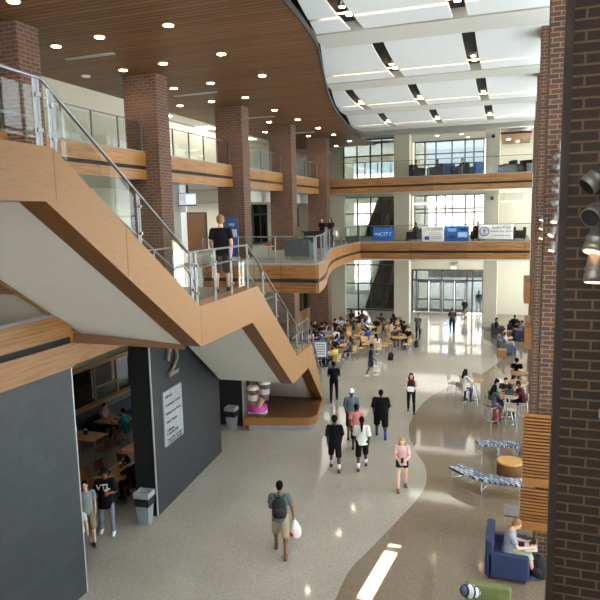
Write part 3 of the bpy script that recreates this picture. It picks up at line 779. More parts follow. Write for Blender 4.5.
# slate walls
e=struct(MB().box(-8.95,-4.5,0,-8.6,10.1,5.06),'wall_slate_near',M['slate'],'dark grey slate tiled wall at the near left','wall')
MB().box(-8.97,10.1,0,-8.59,10.125,5.06).build('edge_trim',M['alu'],e)
mb=MB(); mb.prism([S(-7.66,2.7,0),S(-3.0,2.7,0),S(-3.0,2.7,5.06),S(-7.66,2.7,5.06)],NN*.62)
e=struct(mb,'wall_slate_far',[M['slate_shaded'],M['slate_shaded_end']],'dark slate tiled wall carrying the numeral two and directory','wall')
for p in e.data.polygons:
    if p.normal.y<-.8: p.material_index=1  # end face takes the deeper painted shade
MB().prism([S(-7.69,2.685,0),S(-7.66,2.685,0),S(-7.66,2.685,5.06),S(-7.69,2.685,5.06)],NN*.04).build('edge_trim',M['alu'],e)
struct(MB().box(-11.7,20.75,0,-9.75,20.95,5.1),'wall_under_balcony',M['dark'],'dark panelled wall behind the far bin','wall')
struct(MB().box(-9.72,20.7,0,-9.66,20.97,5.1),'trim_1',M['alu'],'slim metal edge of the dark wall by the far bin','trim')
struct(MB().box(-9.75,24.3,0,-8.05,24.45,2.6),'wall_behind_platform',plain('#6d6b68',.8),'grey wall at the back of the wood platform','wall')

# right side glazing between piers, upper wall, roof, added wall and glazing behind the viewpoint
r=thing('window_10','tall side glazing between the brick piers on the right','window',(1.5,31,0),None,'structure')
f=MB()
for k in range(22): f.box(1.46,7.4+k*2.,0,1.56,7.48+k*2.,14.2)
for z in (.04,2.7,5.4,8.1,10.8,14.1): f.box(1.46,7.4,z-.04,1.56,YG,z+.04)
f.build('window_frame',M['frame'],r); MB().box(1.5,7.4,0,1.51,YG,14.2).build('window_pane',M['pane'],r)
struct(MB().box(1.45,-4.5,0,1.65,7.4,14.2),'wall_right_block',M['brick_r'],'unseen brick wall on the right, closed to keep the near pier dark','wall')  # unseen stretch left unglazed so no daylight hits the near pier
struct(MB().box(-17.2,-4.5,14.2,3.0,YG+.2,14.5),'roof',M['black'],'dark roof deck above the ceiling panels','roof')
wb=MB()  # added unseen wall; its slit and bar shape the sun patch
sx0,sx1=-2.9,-2.6
for x0,x1,z0,z1 in ((-17.2,-4.62,0,6.6),(-4.62,-4.3,0,7.6),(-4.62,-4.3,8.76,14.2),(-4.3,3,0,6.6),(-17.2,-12.5,6.6,14.2),(-4.8,-4.62,6.6,14.2),(-4.3,-4.1,6.6,14.2),(2.,3.,6.6,14.2),(-12.5,-4.62,13.6,14.2),(-4.3,2,13.6,14.2)): wb.box(x0,-4.7,z0,x1,-4.5,z1)
wb.box(-4.62,-4.66,8.58,-4.3,-4.54,8.66)
r=thing('window_12','added frosted glazing behind the viewpoint, unseen, for soft fill light','window',(-5,-4.6,6.6),None,'structure')  # added out of view to light the stair undersides softly
f=MB()
for x in (-12.5,-10.6,-8.7,-6.8,-4.84,-4.1,-2.,0.,1.96): f.box(x-.04,-4.65,6.6,x+.04,-4.55,13.6)
f.build('window_frame',M['frame'],r)
MB().box(-12.5,-4.605,6.6,-4.8,-4.6,13.6).build('window_pane',M['frost'],r); MB().box(-4.1,-4.605,6.6,2,-4.6,13.6).build('window_pane',M['frost'],r)
struct(wb,'wall_back_added',M['cream'],'added unseen cream wall behind the viewpoint with a sun slit','wall')

# ------------------------------------------------------------------ wood ceiling
edge=[(-4.2,-4.5),(-4.4,6.),(-4.72,10.),(-5.04,13.6),(-5.22,15.47),(-5.49,17.4),(-5.9,19.06),(-6.53,21.55),(-7.29,24.6),(-8.2,29.),(-8.9,33.6),(-9.35,36.6),(-9.5,YB+.2)]
fe=[]
for i in range(len(edge)-1):
    p0=edge[max(i-1,0)];p1=edge[i];p2=edge[i+1];p3=edge[min(i+2,len(edge)-1)]
    for k in range(4):
        t=k/4; fe.append(tuple(.5*(2*p1[a]+(p2[a]-p0[a])*t+(2*p0[a]-5*p1[a]+4*p2[a]-p3[a])*t*t+(3*p1[a]-p0[a]-3*p2[a]+p3[a])*t**3) for a in (0,1)))
fe.append(edge[-1])
c=MB().prism([(x,y,12.75) for x,y in fe]+[(-9.5,YC+.3,12.75),(-15.1,YC+.3,12.75),(-15.1,-4.5,12.75)],(0,0,.05))
struct(c,'ceiling',M['ceil'],'brown slatted wood ceiling with a wavy edge','ceiling')
mb=MB(); vs=[]; fs=[]
for i,(x,y) in enumerate(fe): vs+=[(x,y,12.72),(x+.03,y,12.72),(x+.03,y,12.9),(x,y,12.9)]
for i in range(len(fe)-1):
    for k in range(4): l=(k+1)%4; fs.append((i*4+k,i*4+l,i*4+4+l,i*4+4+k))
mb.add(vs,fs); struct(mb,'trim_2',plain('#1c130d',.6),'thin dark wood edge of the wavy ceiling','trim')
def ex_(y):
    for i in range(len(fe)-1):
        if fe[i][1]<=y<=fe[i+1][1]: return fe[i][0]+(fe[i+1][0]-fe[i][0])*(y-fe[i][1])/(fe[i+1][1]-fe[i][1])
    return fe[-1][0]

# ------------------------------------------------------------------ white ceiling clouds, beams, slots
def prof(t): # sagging section of a panel
    return 13.08 + .5*(1-t)**2.6 + .1*max(0,t-.7)
BEAM=[5.2,11.8,18.4,25.0,31.6,38.2]
names=['over the viewpoint','over the near bay','over the second bay','over the third bay','over the last bay']
SL=[-7.1,-4.35,-1.55]
def sheet(x0,x1,ya,yb,y0,y1,xcut=None):
    mb=MB(); n=10; vs=[]; fs=[]
    for k in range(n+1):
        y=ya+(yb-ya)*k/n; t=(y-y0)/(y1-y0); z=prof(t); xl=x0 if xcut is None else max(x0,ex_(y)-.02)
        vs+=[(xl,y,z),(x1,y,z),(x1,y,z+.06),(xl,y,z+.06)]
    for k in range(n):
        for q in range(4): l=(q+1)%4; fs.append((k*4+q,k*4+l,k*4+4+l,k*4+4+q))
    fs+=[(3,2,1,0),tuple(n*4+q for q in range(4))]
    return mb.add(vs,fs)
lampn=0
for bi in range(5):
    y0,y1=BEAM[bi]+1.05,BEAM[bi+1]-.75
    xe=min(ex_(y0),ex_(y1)); cuts=[x for x in SL if x-.25>ex_(y0)-.6]
    xs=[xe]+[v for x in cuts for v in (x-.2,x+.2)]+[.85]
    ym=y0+(y1-y0)*.74
    pr=thing('ceiling_panel','white sagging acoustic ceiling panels '+names[bi],'ceiling panel',(-3,y0,13.1),None,'structure')
    for k in range(0,len(xs),2):
        if xs[k+1]<ex_(y0)+.2: continue
        for a,b in ((y0,ym-.09),(ym+.09,y1)): sheet(xs[k],xs[k+1],a,b,y0,y1,xcut=True).build('panel',M['panel'],pr)
    st=thing('slot_lighting','warm slot lights in dark recesses '+names[bi],'ceiling light',(-3,ym,13.3))
    zz=prof(.74)-.02
    MB().box(max(xe,ex_(ym)+.3),ym-.03,zz+.1,.8,ym+.03,zz+.13).build('cove_strip',glow('#ffd9a0',5.),st)
    for x in cuts:
        if x<ex_(ym)+.3: continue
        for dy in (-.35,.35):
            l=MB(); l.lathe([(.1,0),(.12,.02),(.12,.16)],(x,ym+dy,prof(.74)+.14),12); lo=l.build('lamp_can',M['steel'],st)
            MB().lathe([(.085,0),(.085,.01)],(x,ym+dy,prof(.74)+.13),12).build('lamp_lens',glow('#ffe6c0',14.),lo)
            d=bpy.data.lights.new('slot_spot','SPOT'); d.energy=60; d.color=(1,.86,.65); d.spot_size=1.6; d.spot_blend=.6; d.shadow_soft_size=.08
            o=bpy.data.objects.new('slot_spot',d); COL.objects.link(o); o.location=(x,ym+dy,prof(.74)+.1)
    bk=sheet(xe,.85,y0,y1,y0,y1,xcut=True)
    for q in bk.v: q.z+=.24
    bk.build('slot_back',M['black'],pr)
for i,y in enumerate(BEAM):
    b=MB(); b.prism([(ex_(min(y+.5,38))+.1,y-.55,13.12),(.85,y-.55,13.12),(.85,y-.55,14.1),(ex_(min(y+.5,38))+.1,y-.55,14.1)],(0,1.4,0))
    struct(b,'ceiling_beam',M['beam'],['pale ceiling beam above the near pier','pale ceiling beam in front of the second bay panels','pale ceiling beam between second and third bay panels','pale ceiling beam between third and fourth bay panels','pale ceiling beam before the last bay','pale ceiling beam against the rear header'][i],'beam')

# ------------------------------------------------------------------ staircase
def S2(s,w,z): return S(s, w+.09*max(0,s+.7), z)
st=thing('staircase','wood clad staircase zigzagging down with white soffits and glass railings','staircase',tuple(S(-3,0,0)))
TOP=[(-20,8.93),(-14.84,8.93),(-10.4,6.2),(-6.65,6.18),(-2.81,3.42),(-.66,3.38),(2.35,.62)]
BOT=[(2.0,.5),(-1.25,2.63),(-3.39,2.64),(-7.18,5.3),(-10.46,5.38),(-15.06,8.24),(-20,8.24)]
mb=MB(); mb.prism([S2(s,0,z) for s,z in TOP+[(2.35,.2)]+BOT],NN*.4)
so=mb.build('stringer',[M['stair'],M['stair_shade']],st)
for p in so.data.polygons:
    if p.normal.z<-.2: p.material_index=1  # downward faces take the shaded veneer copy
# sheet joints of the veneer
for s0,za,zb in ((-14.84,8.25,8.92),(-13.15,7.08,7.85),(-10.4,5.4,6.18)):
    MB().prism([S2(s0-.006,-.002,za),S2(s0+.006,-.002,za),S2(s0+.006,-.002,zb),S2(s0-.006,-.002,zb)],NN*.004).build('joint',plain('#6d4a28',.7),so)
def flight(s0,z0,s1,z1,n):
    pts=[]
    for k in range(n):
        a=s0+(s1-s0)*k/n; b=s0+(s1-s0)*(k+1)/n; z=z0+(z1-z0)*(k+1)/n; pts+=[(a,z0+(z1-z0)*k/n-.0),(a,z),(b,z)] if k==0 else [(a,z),(b,z)]
    return pts
saw=[(-20,8.86)]+flight(-14.84,8.86,-10.4,6.14,16)+flight(-6.65,6.14,-2.81,3.36,16)+flight(-.66,3.36,2.35,.56,16)
mb=MB(); mb.prism([S2(s,.38,z) for s,z in saw+[(s,z+.03) for s,z in BOT]],NN*2.12)
fo=mb.build('flight',[M['soffit'],M['carpet']],st)
for p in fo.data.polygons:
    if p.normal.z>.2: p.material_index=1
mb=MB(); mb.prism([S2(s,2.5,z) for s,z in TOP[:4]+[(-6.65,5.3)]+[(s,z) for s,z in BOT[4:]]],NN*.1)
mb.build('stringer',M['stair'],st)
mb=MB(); a,b=S(-10.44,.38,5.4),S(-11.12,2.56,5.72)
mb.prism([a,b,b-V((0,0,.2)),a-V((0,0,.1))],DD*.05); mb.build('end_trim',M['stair_shade'],st)
# railing of the right side
RT=[(-20,9.75),(-14.9,9.78),(-10.75,7.32),(-7.2,7.28),(-2.45,4.36),(-.9,4.34),(2.2,1.55)]
def at(path,s):
    for (a,za),(b,zb) in zip(path,path[1:]):
        if a<=s<=b: return za+(zb-za)*(s-a)/(b-a)
    return path[-1][1]
w0=.07
MB().tube([S2(s,w0,z) for s,z in RT],.026).build('handrail',M['steel'],st)
for seg in (((-20,9.3),(-15.05,9.3)),((-14.6,8.85),(-11.0,6.98),),((-10.3,6.95),(-7.6,6.95),(-7.1,6.75),(-3.0,3.95)),((-2.6,3.95),(-1.0,3.95),(1.9,1.3))):
    mb=MB(); mb.tube([S2(s,w0+.14,z) for s,z in seg],.02)
    mb.build('grab_rail',M['steel'],st)
posts=[-17.2,-15.0,-14.72,-12.6,-10.62,-10.4,-9.4,-8.4,-7.25,-6.0,-4.8,-3.6,-2.55,-1.8,-.95,.2,1.4]
for s in posts:
    zb=at(TOP,s)-.02; zt=at(RT,s)
    p=MB(); c=S2(s,w0,0)
    for d in (-.032,.032): p.obox(S2(s+d,w0,(zb+zt)/2),(.045,.018,zt-zb),rz=AN+PI/2)
    p=p.build('post',M['steel'],st)
    for q in (.25,.75):
        MB().obox(S2(s,w0-.03,zb+(zt-zb)*q),(.05,.05,.05),rz=AN).build('glass_clamp',M['steel'],p)
for a,b in zip(posts,posts[1:]):
    if b-a<.4: continue
    a+=.05;b-=.05
    MB().prism([S2(a,w0,at(TOP,a)+.1),S2(b,w0,at(TOP,b)+.1),S2(b,w0,at(RT,b)-.12),S2(a,w0,at(RT,a)-.12)],NN*.012).build('glass_panel',M['glass'],st)
# far side railing of the landing and lower flight
mb=MB(); mb.tube([S(-8.9,2.45,7.2),S(-6.65,2.45,7.2),S(-2.8,2.45,4.4)],.024); mb.build('handrail',M['steel'],st)
for s in (-8.8,-7.6,-6.5,-5.2,-4.0,-2.9):
    zb=at(TOP,s); MB().obox(S(s,2.45,zb+.52),(.03,.05,1.04),rz=AN).build('post',M['steel'],st)

# wood platform at the foot
pl=thing('platform','low wood platform with a rounded corner under the lower stair flight','platform',tuple(S(.8,1.4,0)))
P0=[S(-.9,2.66,0),S(-.55,.85,0)]
for k in range(7): a=-PI/2+k*PI/14; P0.append(S(-.0,.5,0)-DD*.5*math.cos(k*PI/12)-NN*.5*math.sin(k*PI/12))
P0+=[S2(2.35,-.02,0),S2(2.35,2.7,0)]
MB().prism([p+V((0,0,.22)) for p in P0],(0,0,.28)).build('deck_body',M['stair'],pl)
ctr=sum(P0,V((0,0,0)))/len(P0)
MB().prism([ctr+(p-ctr)*.965+V((0,0,.5)) for p in P0],(0,0,.025)).build('deck',M['deck'],pl)
MB().prism([ctr+(p-ctr)*.9 for p in P0],(0,0,.22)).build('plinth',plain('#8f9295',.35,.5),pl)
mb=MB(); mb.prism([S2(2.3,.0,.525),S2(2.3,2.7,.525),S2(2.55,2.7,.525),S2(2.55,.0,.525)],(0,0,.22)); mb.build('back_step',M['stair_shade'],pl)

# ------------------------------------------------------------------ glass railings
def rail(label,pts,zb,h=1.04,step=1.3,name='glass_railing'):
    r=thing(name,label,'railing',(pts[0][0],pts[0][1],zb))
    P=[V((x,y,zb)) for x,y in pts]
    MB().tube([p+V((0,0,h)) for p in P],.024).build('handrail',M['steel'],r)
    for a,b in zip(P,P[1:]):
        L=(b-a).length; n=max(1,round(L/step)); d=(b-a)/n; t=d.normalized(); ang=math.atan2(t.y,t.x)
        for k in range(n+1):
            if k==n and b is not P[-1]: continue
            c=a+d*k; MB().obox(c+V((0,0,h/2)),(.022,.06,h),rz=ang).build('post',M['steel'],r)
        nv=V((t.y,-t.x,0))*.012
        for k in range(n):
            p0=a+d*k+t*.03; p1=a+d*(k+1)-t*.03
            MB().prism([p0+V((0,0,.05)),p1+V((0,0,.05)),p1+V((0,0,h-.1)),p0+V((0,0,h-.1))],nv).build('glass_panel',M['glass'],r)
    return r
for i,(a,b) in enumerate(ends):
    a=max(a,3.)
    rail(['glass railing on the upper left balcony before the nearest column','glass railing on the upper balcony between first and second columns','glass railing on the upper balcony between second and third columns','glass railing on the upper balcony between third and fourth columns','glass railing on the upper balcony between fourth and fifth columns'][i],[(-12.0,a+.05),(-12.0,b-.05)],10.22,1.0)
rail('glass railing along the upper rear bridge',[(-11.2,YB+.08),(.75,YB+.08)],10.22,1.,1.9)
rail('glass railing along the lower rear bridge hung with banners',[(-9.6,YB+.08),(.75,YB+.08)],6.17,1.04,1.9)
rail('glass railing on the front edge of second level behind the walking man',[(-11.65,21.68),(-7.05,21.68)],6.17,1.04,1.55)
rail('glass railing following the curved edge of the second level',bend,6.17,1.04,1.6)
rail('low glass railing above the near slate wall',[(-8.5,9.8),(-8.5,-2)],6.17,1.04,1.7)

# ------------------------------------------------------------------ downlights and slot diffusers in the wood ceiling
DL=[(-10.46,11.35),(-12.08,14.55),(-10.46,14.3),(-12.08,17.63),(-8.3,14.14),(-10.46,17.4),(-12.08,20.76),(-13.7,24.0),(-8.33,17.14),(-10.46,20.55),(-12.08,23.75),(-8.33,20.23),(-10.46,23.57),(-10.5,26.86),(-12.08,30.1),(-13.7,33.5),(-10.5,30.0),(-10.5,33.4),(-12.08,36.43),(-10.5,36.52),(-10.5,40.2),(-12.1,42.6)]
dproto=thing('downlight','','ceiling light',(0,0,0))
MB().lathe([(.13,0),(.16,-.015),(.16,.01)],(0,0,0),18).build('trim_ring',plain('#c99a66',.4,.3),dproto)
MB().lathe([(.12,-.02),(.12,-.012)],(0,0,0),18).build('lens',glow('#ffedd2',30.),dproto)
ords=['first','second','third','fourth','fifth','sixth','seventh','eighth','ninth','tenth']
cnt={}
for i,(x,y) in enumerate(DL):
    line={-8:'nearest the wavy edge',-10:'beside the column line',-12:'over the columns',-13:'deepest on the left'}[int(x)]
    cnt[line]=cnt.get(line,0)+1
    lab='round warm downlight in wood ceiling, %s in the row %s'%(ords[cnt[line]-1],line)
    place(dproto,(x,y,12.74),0,lab,'round downlights in the wood ceiling',first=(i==0))
    d=bpy.data.lights.new('downlight_spot','SPOT'); d.energy=70; d.color=(1,.85,.66); d.spot_size=2.2; d.spot_blend=.8; d.shadow_soft_size=.12
    o=bpy.data.objects.new('downlight_spot',d); COL.objects.link(o); o.location=(x,y,12.70)
for i,(x0,y0,x1) in enumerate([(-12.77,15.8,-11.1),(-12.85,22.1,-11.0),(-12.8,28.5,-11.15),(-13.1,34.8,-11.15)]):
    t=thing('air_diffuser','long slim grey air slot in the wood ceiling, %s from the viewpoint'%ords[i],'vent',(x0,y0,12.72))
    f=MB(); f.box(x0,y0-.08,12.72,x1,y0-.05,12.75); f.box(x0,y0+.05,12.72,x1,y0+.08,12.75); f.box(x0,y0-.08,12.72,x0+.03,y0+.08,12.75); f.box(x1-.03,y0-.08,12.72,x1,y0+.08,12.75); f.build('frame',M['alu'],t)
    MB().box(x0,y0-.05,12.735,x1,y0+.05,12.748).build('slot',M['grey'],t)
t=MB().lathe([(.12,-.05),(.15,-.02),(.15,.0)],(-13.68,17.84,12.75),16); solo(t,'smoke_detector',M['white'],'small white smoke detector on the wood ceiling','smoke detector')
solo(MB().box(-15.0,17.3,11.75,-14.93,17.5,12.05),'wall_speaker',M['white'],'small white speaker box high on the upper cream wall','speaker')

# lights and added soft fill in rooms off the balcony, under the balconies and in the rear lounges
def ceiling_disc(x,y,z,lab,e=12,r=.2):
    t=thing('ceiling_lamp',lab,'ceiling light',(x,y,z))
    MB().lathe([(r,-.02),(r+.03,0),(r+.03,.02)],(x,y,z),16).build('trim_ring',M['white'],t)
    MB().lathe([(r-.02,-.03),(r-.02,-.02)],(x,y,z),16).build('lens',glow('#fff2de',e),t)
def area(x,y,z,sx,sy,e,col=(1,.95,.86),rot=(0,0,0)):  # soft areas added as general fill, without fittings of their own
    d=bpy.data.lights.new('room_fill','AREA'); d.shape='RECTANGLE'; d.size=sx; d.size_y=sy; d.energy=e; d.color=col
    o=bpy.data.objects.new('room_fill',d); COL.objects.link(o); o.location=(x,y,z); o.rotation_euler=rot
for i,(x,y) in enumerate(((-16.8,27),(-16.8,32),(-16.8,37.5))):
    t=thing('panel_light','large white ceiling light panel in the upper left room, %s from the front'%ords[i],'ceiling light',(x,y,12.96))
    MB().box(x-.6,y-.6,12.96,x+.6,y+.6,12.99).build('lens',glow('#fff4e6',5.),t); MB().box(x-.65,y-.65,12.97,x+.65,y+.65,13.0).build('frame',M['white'],t)
area(-16.8,31,12.9,3,12,220)
area(-14.3,12,9.25,2,14,120); area(-14.3,30,8.7,2,16,160); area(-5,46.5,13.45,5,5,200); area(-5,46,9.2,6,5,160); area(-.3,46.5,12.9,1.6,3,40)
area(-10.5,33,5.05,3,12,120); area(-4,46.5,4.95,8,5,140)
for i,(x,y) in enumerate(((-.7,46.5),(-.1,48.2))): ceiling_disc(x,y,12.94,['downlight in the small wood ceiling at upper right, nearer one','downlight in the small wood ceiling at upper right, farther one'][i],25,.13)
for i,(x,y) in enumerate(((-5.6,46.5),(-3.9,46.5),(-3.6,48.6))): ceiling_disc(x,y,13.49,'round downlight over the top rear lounge, %s from the left'%ords[i],10,.14)
for i,(x,y,l) in enumerate(((-5.5,44.5,2.6),(-.3,43,1.6),(-6.4,47,2.2))):
    t=thing('pendant_lamp',['long white linear pendant over the second level lounge','short white linear pendant in the second level corner bay','far white linear pendant near the second level glazing'][i],'pendant lamp',(x,y,8.6))
    MB().box(x-l/2,y-.06,8.6,x+l/2,y+.06,8.72).build('lamp_body',M['white'],t)
    MB().box(x-l/2,y-.05,8.585,x+l/2,y+.05,8.6).build('diffuser',glow('#fff6ea',3.),t)
    for k in (-.35,.35): MB().tube([(x+l*k,y,8.72),(x+l*k,y,9.3)],.008).build('suspension_rod',M['steel'],t)
for i,(z,lab) in enumerate(((12.75,'black security camera at the top of the right cream column'),(8.75,'black security camera on the right cream column above the banners'))):
    t=thing('security_camera',lab,'camera',(-1.6,YC,z))
    MB().box(-1.7,YC-.06,z,-1.5,YC,z+.22).build('mount',M['grey'],t); MB().ell((-1.6,YC-.14,z+.06),(.1,.1,.1)).build('dome',M['black'],t)

# ------------------------------------------------------------------ hanging monitor, signs, banners
t=thing('hanging_monitor','tilted hanging screen beside the white column on second level','monitor',(-12.35,22.2,8.1))
R=Matrix.Rotation(math.radians(28),3,'Z')
def mp(x,y,z): return V((-12.42,22.0,8.72))+R@(Matrix.Rotation(math.radians(-10),3,'X')@V((x*.72,y,z*.85)))
def slab(mb,x0,x1,z0,z1,y0,y1): 
    return mb.prism([mp(x0,y0,z0),mp(x1,y0,z0),mp(x1,y0,z1),mp(x0,y0,z1)], mp(0,y1,0)-mp(0,y0,0))
slab(MB(),-.5,.5,-.3,.3,.0,.07).build('bezel',M['black'],t)
s=slab(MB(),-.47,.47,-.27,.27,-.006,.0).build('screen',glow('#2d5fae',.45),t)
slab(MB(),-.05,.4,-.2,.17,-.012,-.006).build('screen_page',glow('#dfe4ee',.45),s)
slab(MB(),-.42,-.1,-.05,.2,-.012,-.006).build('screen_picture',glow('#23242b',.3),s)
slab(MB(),-.42,-.2,-.22,-.1,-.012,-.006).build('screen_box',glow('#c22b3a',.45),s)
MB().tube([mp(0,.07,.2),mp(0,.25,.3),mp(0,.3,.9)],.035).build('mount_arm',M['black'],t)
t=solo(MB().box(-12.75,21.9,8.2,-12.45,22.0,8.45),'wall_box',M['white'],'small white box on the slim white column','electrical box')

sg=thing('banner_stand','tall dark blue pull up banner on the second level behind the man','banner',(-11.75,24.6,6.15))
MB().box(-12.05,24.58,6.25,-11.45,24.6,7.95).build('banner_sheet',plain('#1d4684',.6),sg)
MB().box(-12.05,24.52,6.15,-11.45,24.7,6.25).build('base',M['alu'],sg)
MB().box(-11.98,24.572,7.1,-11.52,24.58,7.45).build('printed_band',plain('#b9c8de',.6),sg)
text('my',.22,(-11.75,24.57,7.6),(PI/2,0,0),M['white'],sg,.003)
def banner(label,x0,x1,z0,z1,col,y=YB-.06,skew=0.):
    b=thing('banner',label,'banner',((x0+x1)/2,y,z0))
    mb=MB(); vs=[]; n=14
    for k in range(n+1):
        q=k/n; x=x0+(x1-x0)*q; off=.012*math.sin(q*9)-.02
        vs+=[(x,y+off,z0+skew*q),(x,y+off,z1),(x,y+off+.006,z1),(x,y+off+.006,z0+skew*q)]
    fs=[]
    for k in range(n):
        for a in range(4): c=(a+1)%4; fs.append((k*4+a,k*4+4+a,k*4+4+c,k*4+c))
    fs+=[(0,1,2,3),tuple(n*4+a for a in (3,2,1,0))]
    mb.add(vs,fs,True); mb.build('cloth',plain(col,.7),b)
    for x in (x0+.03,x1-.03): MB().tube([(x,y,z1-.02),(x,y+.14,z1+.06)],.006,5).build('tie',M['white'],b)
    return b
yb=YB-.1
b=banner('bright blue banner with white lettering on the left of the lower bridge',-8.72,-7.38,6.28,7.12,'#1f5fae')
text('my',.3,(-8.42,yb,6.62),(PI/2,0,0),M['white'],b,.003); text('CITY',.36,(-7.88,yb,6.56),(PI/2,0,0),plain('#c9d6e6',.6),b,.003)
b=banner('white banner with dark lines of text and small blue logo on lower bridge',-5.6,-4.25,6.2,7.12,'#dcdcd6')
text('IT & CODERS',.2,(-4.9,yb,6.88),(PI/2,0,0),M['dframe'],b,.003)
for k in range(4): MB().box(-5.15,yb-.004,6.72-k*.11,-4.45+.1*(k%2),yb,6.745-k*.11).build('text_line',M['grey'],b)
MB().box(-5.42,yb-.004,6.3,-5.14,yb,6.52).build('logo',plain('#24509a',.6),b)
b=banner('blue photo banner in the middle of the lower bridge',-4.2,-2.75,6.2,7.14,'#2c5ea6')
for k,(x,z,w,h,c) in enumerate(((-4.0,6.8,.5,.2,'#7fa3d4'),(-3.4,6.45,.55,.3,'#9db9de'),(-3.95,6.35,.4,.22,'#16386f'),(-3.3,6.86,.45,.16,'#16386f'))): MB().box(x,yb-.004,z,x+w,yb,z+h).build('printed_patch',plain(c,.6),b)
b=banner('white banner with a round cross emblem at the right of lower bridge',-2.2,-.2,6.35,7.2,'#e4e1de',skew=-.05)
MB().tube([(-1.85+.26*math.cos(k*PI/12),yb,6.78+.26*math.sin(k*PI/12)) for k in range(24)],.025,6,closed=True).build('emblem_ring',plain('#25427f',.6),b)
MB().box(-1.87,yb-.005,6.6,-1.83,yb,6.96).build('emblem_upright',plain('#25427f',.6),b); MB().box(-1.97,yb-.005,6.8,-1.73,yb,6.84).build('emblem_arm',plain('#25427f',.6),b)
text('Student Prayer',.19,(-.85,yb,6.95),(PI/2,0,0),M['black'],b,.004); text('Soldiers for Christ',.17,(-.85,yb,6.74),(PI/2,0,0),M['black'],b,.004)
MB().box(-1.4,yb-.004,6.52,-.35,yb,6.56).build('text_line',M['grey'],b)

# numeral and directory on the far slate wall
rz=PI/2+AN
t=thing('wall_numeral','large brushed metal numeral 2 on the far slate wall','numeral',tuple(S(-6.5,2.68,3.66)))
arc=[]
for k in range(13): a=math.radians(172-k*19); arc.append((-6.47+.27*math.cos(a),4.2+.28*math.sin(a)))
arc=[(-6.74,4.12)]+arc[0:11]+[(-6.42,3.96),(-6.62,3.82),(-6.75,3.72)]
arc=[(-6.76,4.1)]
for k in range(15): a=math.radians(185-k*15.5); arc.append((-6.48+.28*math.cos(a),4.17+.27*math.sin(a)))
arc+=[(-6.45,3.86),(-6.62,3.74),(-6.76,3.68)]
mb=MB(); vs=[];fs=[]
L=len(arc)
for i,(s,z) in enumerate(arc):
    a=arc[max(i-1,0)]; b_=arc[min(i+1,L-1)]; tx,tz=b_[0]-a[0],b_[1]-a[1]; l=math.hypot(tx,tz); nx,nz=-tz/l,tx/l; w=.045
    for q,dw in ((-1,0),(1,0),(1,.07),(-1,.07)): vs.append(S(s+nx*w*q,2.69-.02-dw,z+nz*w*q))
for i in range(L-1):
    for k in range(4): l=(k+1)%4; fs.append((i*4+k,i*4+4+k,i*4+4+l,i*4+l))
fs+=[(0,1,2,3),tuple((L-1)*4+k for k in (3,2,1,0))]
mb.add(vs,fs); mb.build('numeral_stroke',plain('#a89c8c',.35,.7),t)
MB().prism([S(-6.78,2.6,3.64),S(-6.18,2.6,3.64),S(-6.18,2.6,3.76),S(-6.78,2.6,3.76)],NN*.08).build('numeral_foot',plain('#a89c8c',.35,.7),t)
t=thing('directory_sign','pale grey directory board with lines of text on the slate wall','sign',tuple(S(-6.55,2.68,1.73)))
MB().prism([S(-7.12,2.65,1.74),S(-5.97,2.65,1.74),S(-5.97,2.65,3.28),S(-7.12,2.65,3.28)],NN*.05).build('board',plain('#a3a8ac',.4,.3),t)
for k,ln in enumerate(('Ballroom','Conference Center','Multipurpose Room','Video Theater','Colloquia','Computer Labs','Hospitality Services','Conference Rooms')):
    z=3.08-[0,.24,.48,.72,.96,1.06,1.22,1.31][k]
    o=text(ln,.115,S(-7.02,2.645,z),(PI/2,0,rz),M['dframe'],t,.002,'LEFT')
# sign stand
t=thing('sign_stand','blue framed notice stand on a steel tripod by the cafe tables','sign',(-8.35,26.4,0))
c=V((-8.35,26.4,0))
MB().obox(c+V((0,0,1.88)),(.62,.04,.82),rz=.25).build('frame',plain('#2f6aa8',.5),t)
MB().obox(c+V((.005,-.025,1.88)),(.5,.01,.68),rz=.25).build('paper',plain('#e3e2de',.7),t)
for k in range(5): MB().obox(c+V((.008,-.032,2.11-k*.11)),(.4,.004,.05),rz=.25).build('text_line',plain('#a58d8d',.7),t)
MB().tube([c+V((0,.03,.3)),c+V((0,.03,1.5))],.02).build('pole',M['steel'],t)
for k in range(3):
    a=k*2.094+.4; MB().tube([c+V((0,.03,.5)),c+V((.35*math.cos(a),.03+.35*math.sin(a),0))],.014).build('leg',M['steel'],t)

# coffee cup display on the platform
dx=V((-9.2,20.95,.525))
t=thing('drink_display','cardboard display of three iced coffee cups on a pink base','display stand',tuple(dx))
MB().obox(dx+V((0,0,.06)),(.7,.3,.12),rz=.1).build('base',plain('#e8e4ea',.5),t)
MB().lathe([(.38,.12),(.36,.3),(.2,.36)],dx,20).build('pink_splash',plain('#c23a9a',.5),t)
MB().lathe([(.3,0),(.3,.04)],dx+V((.28,.16,1.75)),24,axis=(.2,-1,.1)).build('pink_disc',plain('#8b1f7a',.5),t)
for (ox,oy,oz,s,c) in ((-.12,-.12,.3,1.,'#8a624b'),(.32,.0,.55,.95,'#6d5a58'),(-.2,.12,1.05,1.05,'#9a7356')):
    k=dx+V((ox,oy,oz))
    cup=MB().lathe([(.15*s,0),(.215*s,.66*s)],k,18).build('cup',plain(c,.4),t)
    MB().lathe([(.235*s,.66*s),(.235*s,.72*s),(.18*s,.8*s)],k,18).build('lid',plain('#ece7e2',.4),cup)
    MB().lathe([(.184*s,.24*s),(.204*s,.46*s)],k,18).build('label_band',plain('#d9c9d8',.5),cup)
MB().tube([dx+V((.08,-.2,.2)),dx+V((.3,-.2,.62))],.07,10,r1=.1).build('wafer',plain('#d5b78a',.6),t)
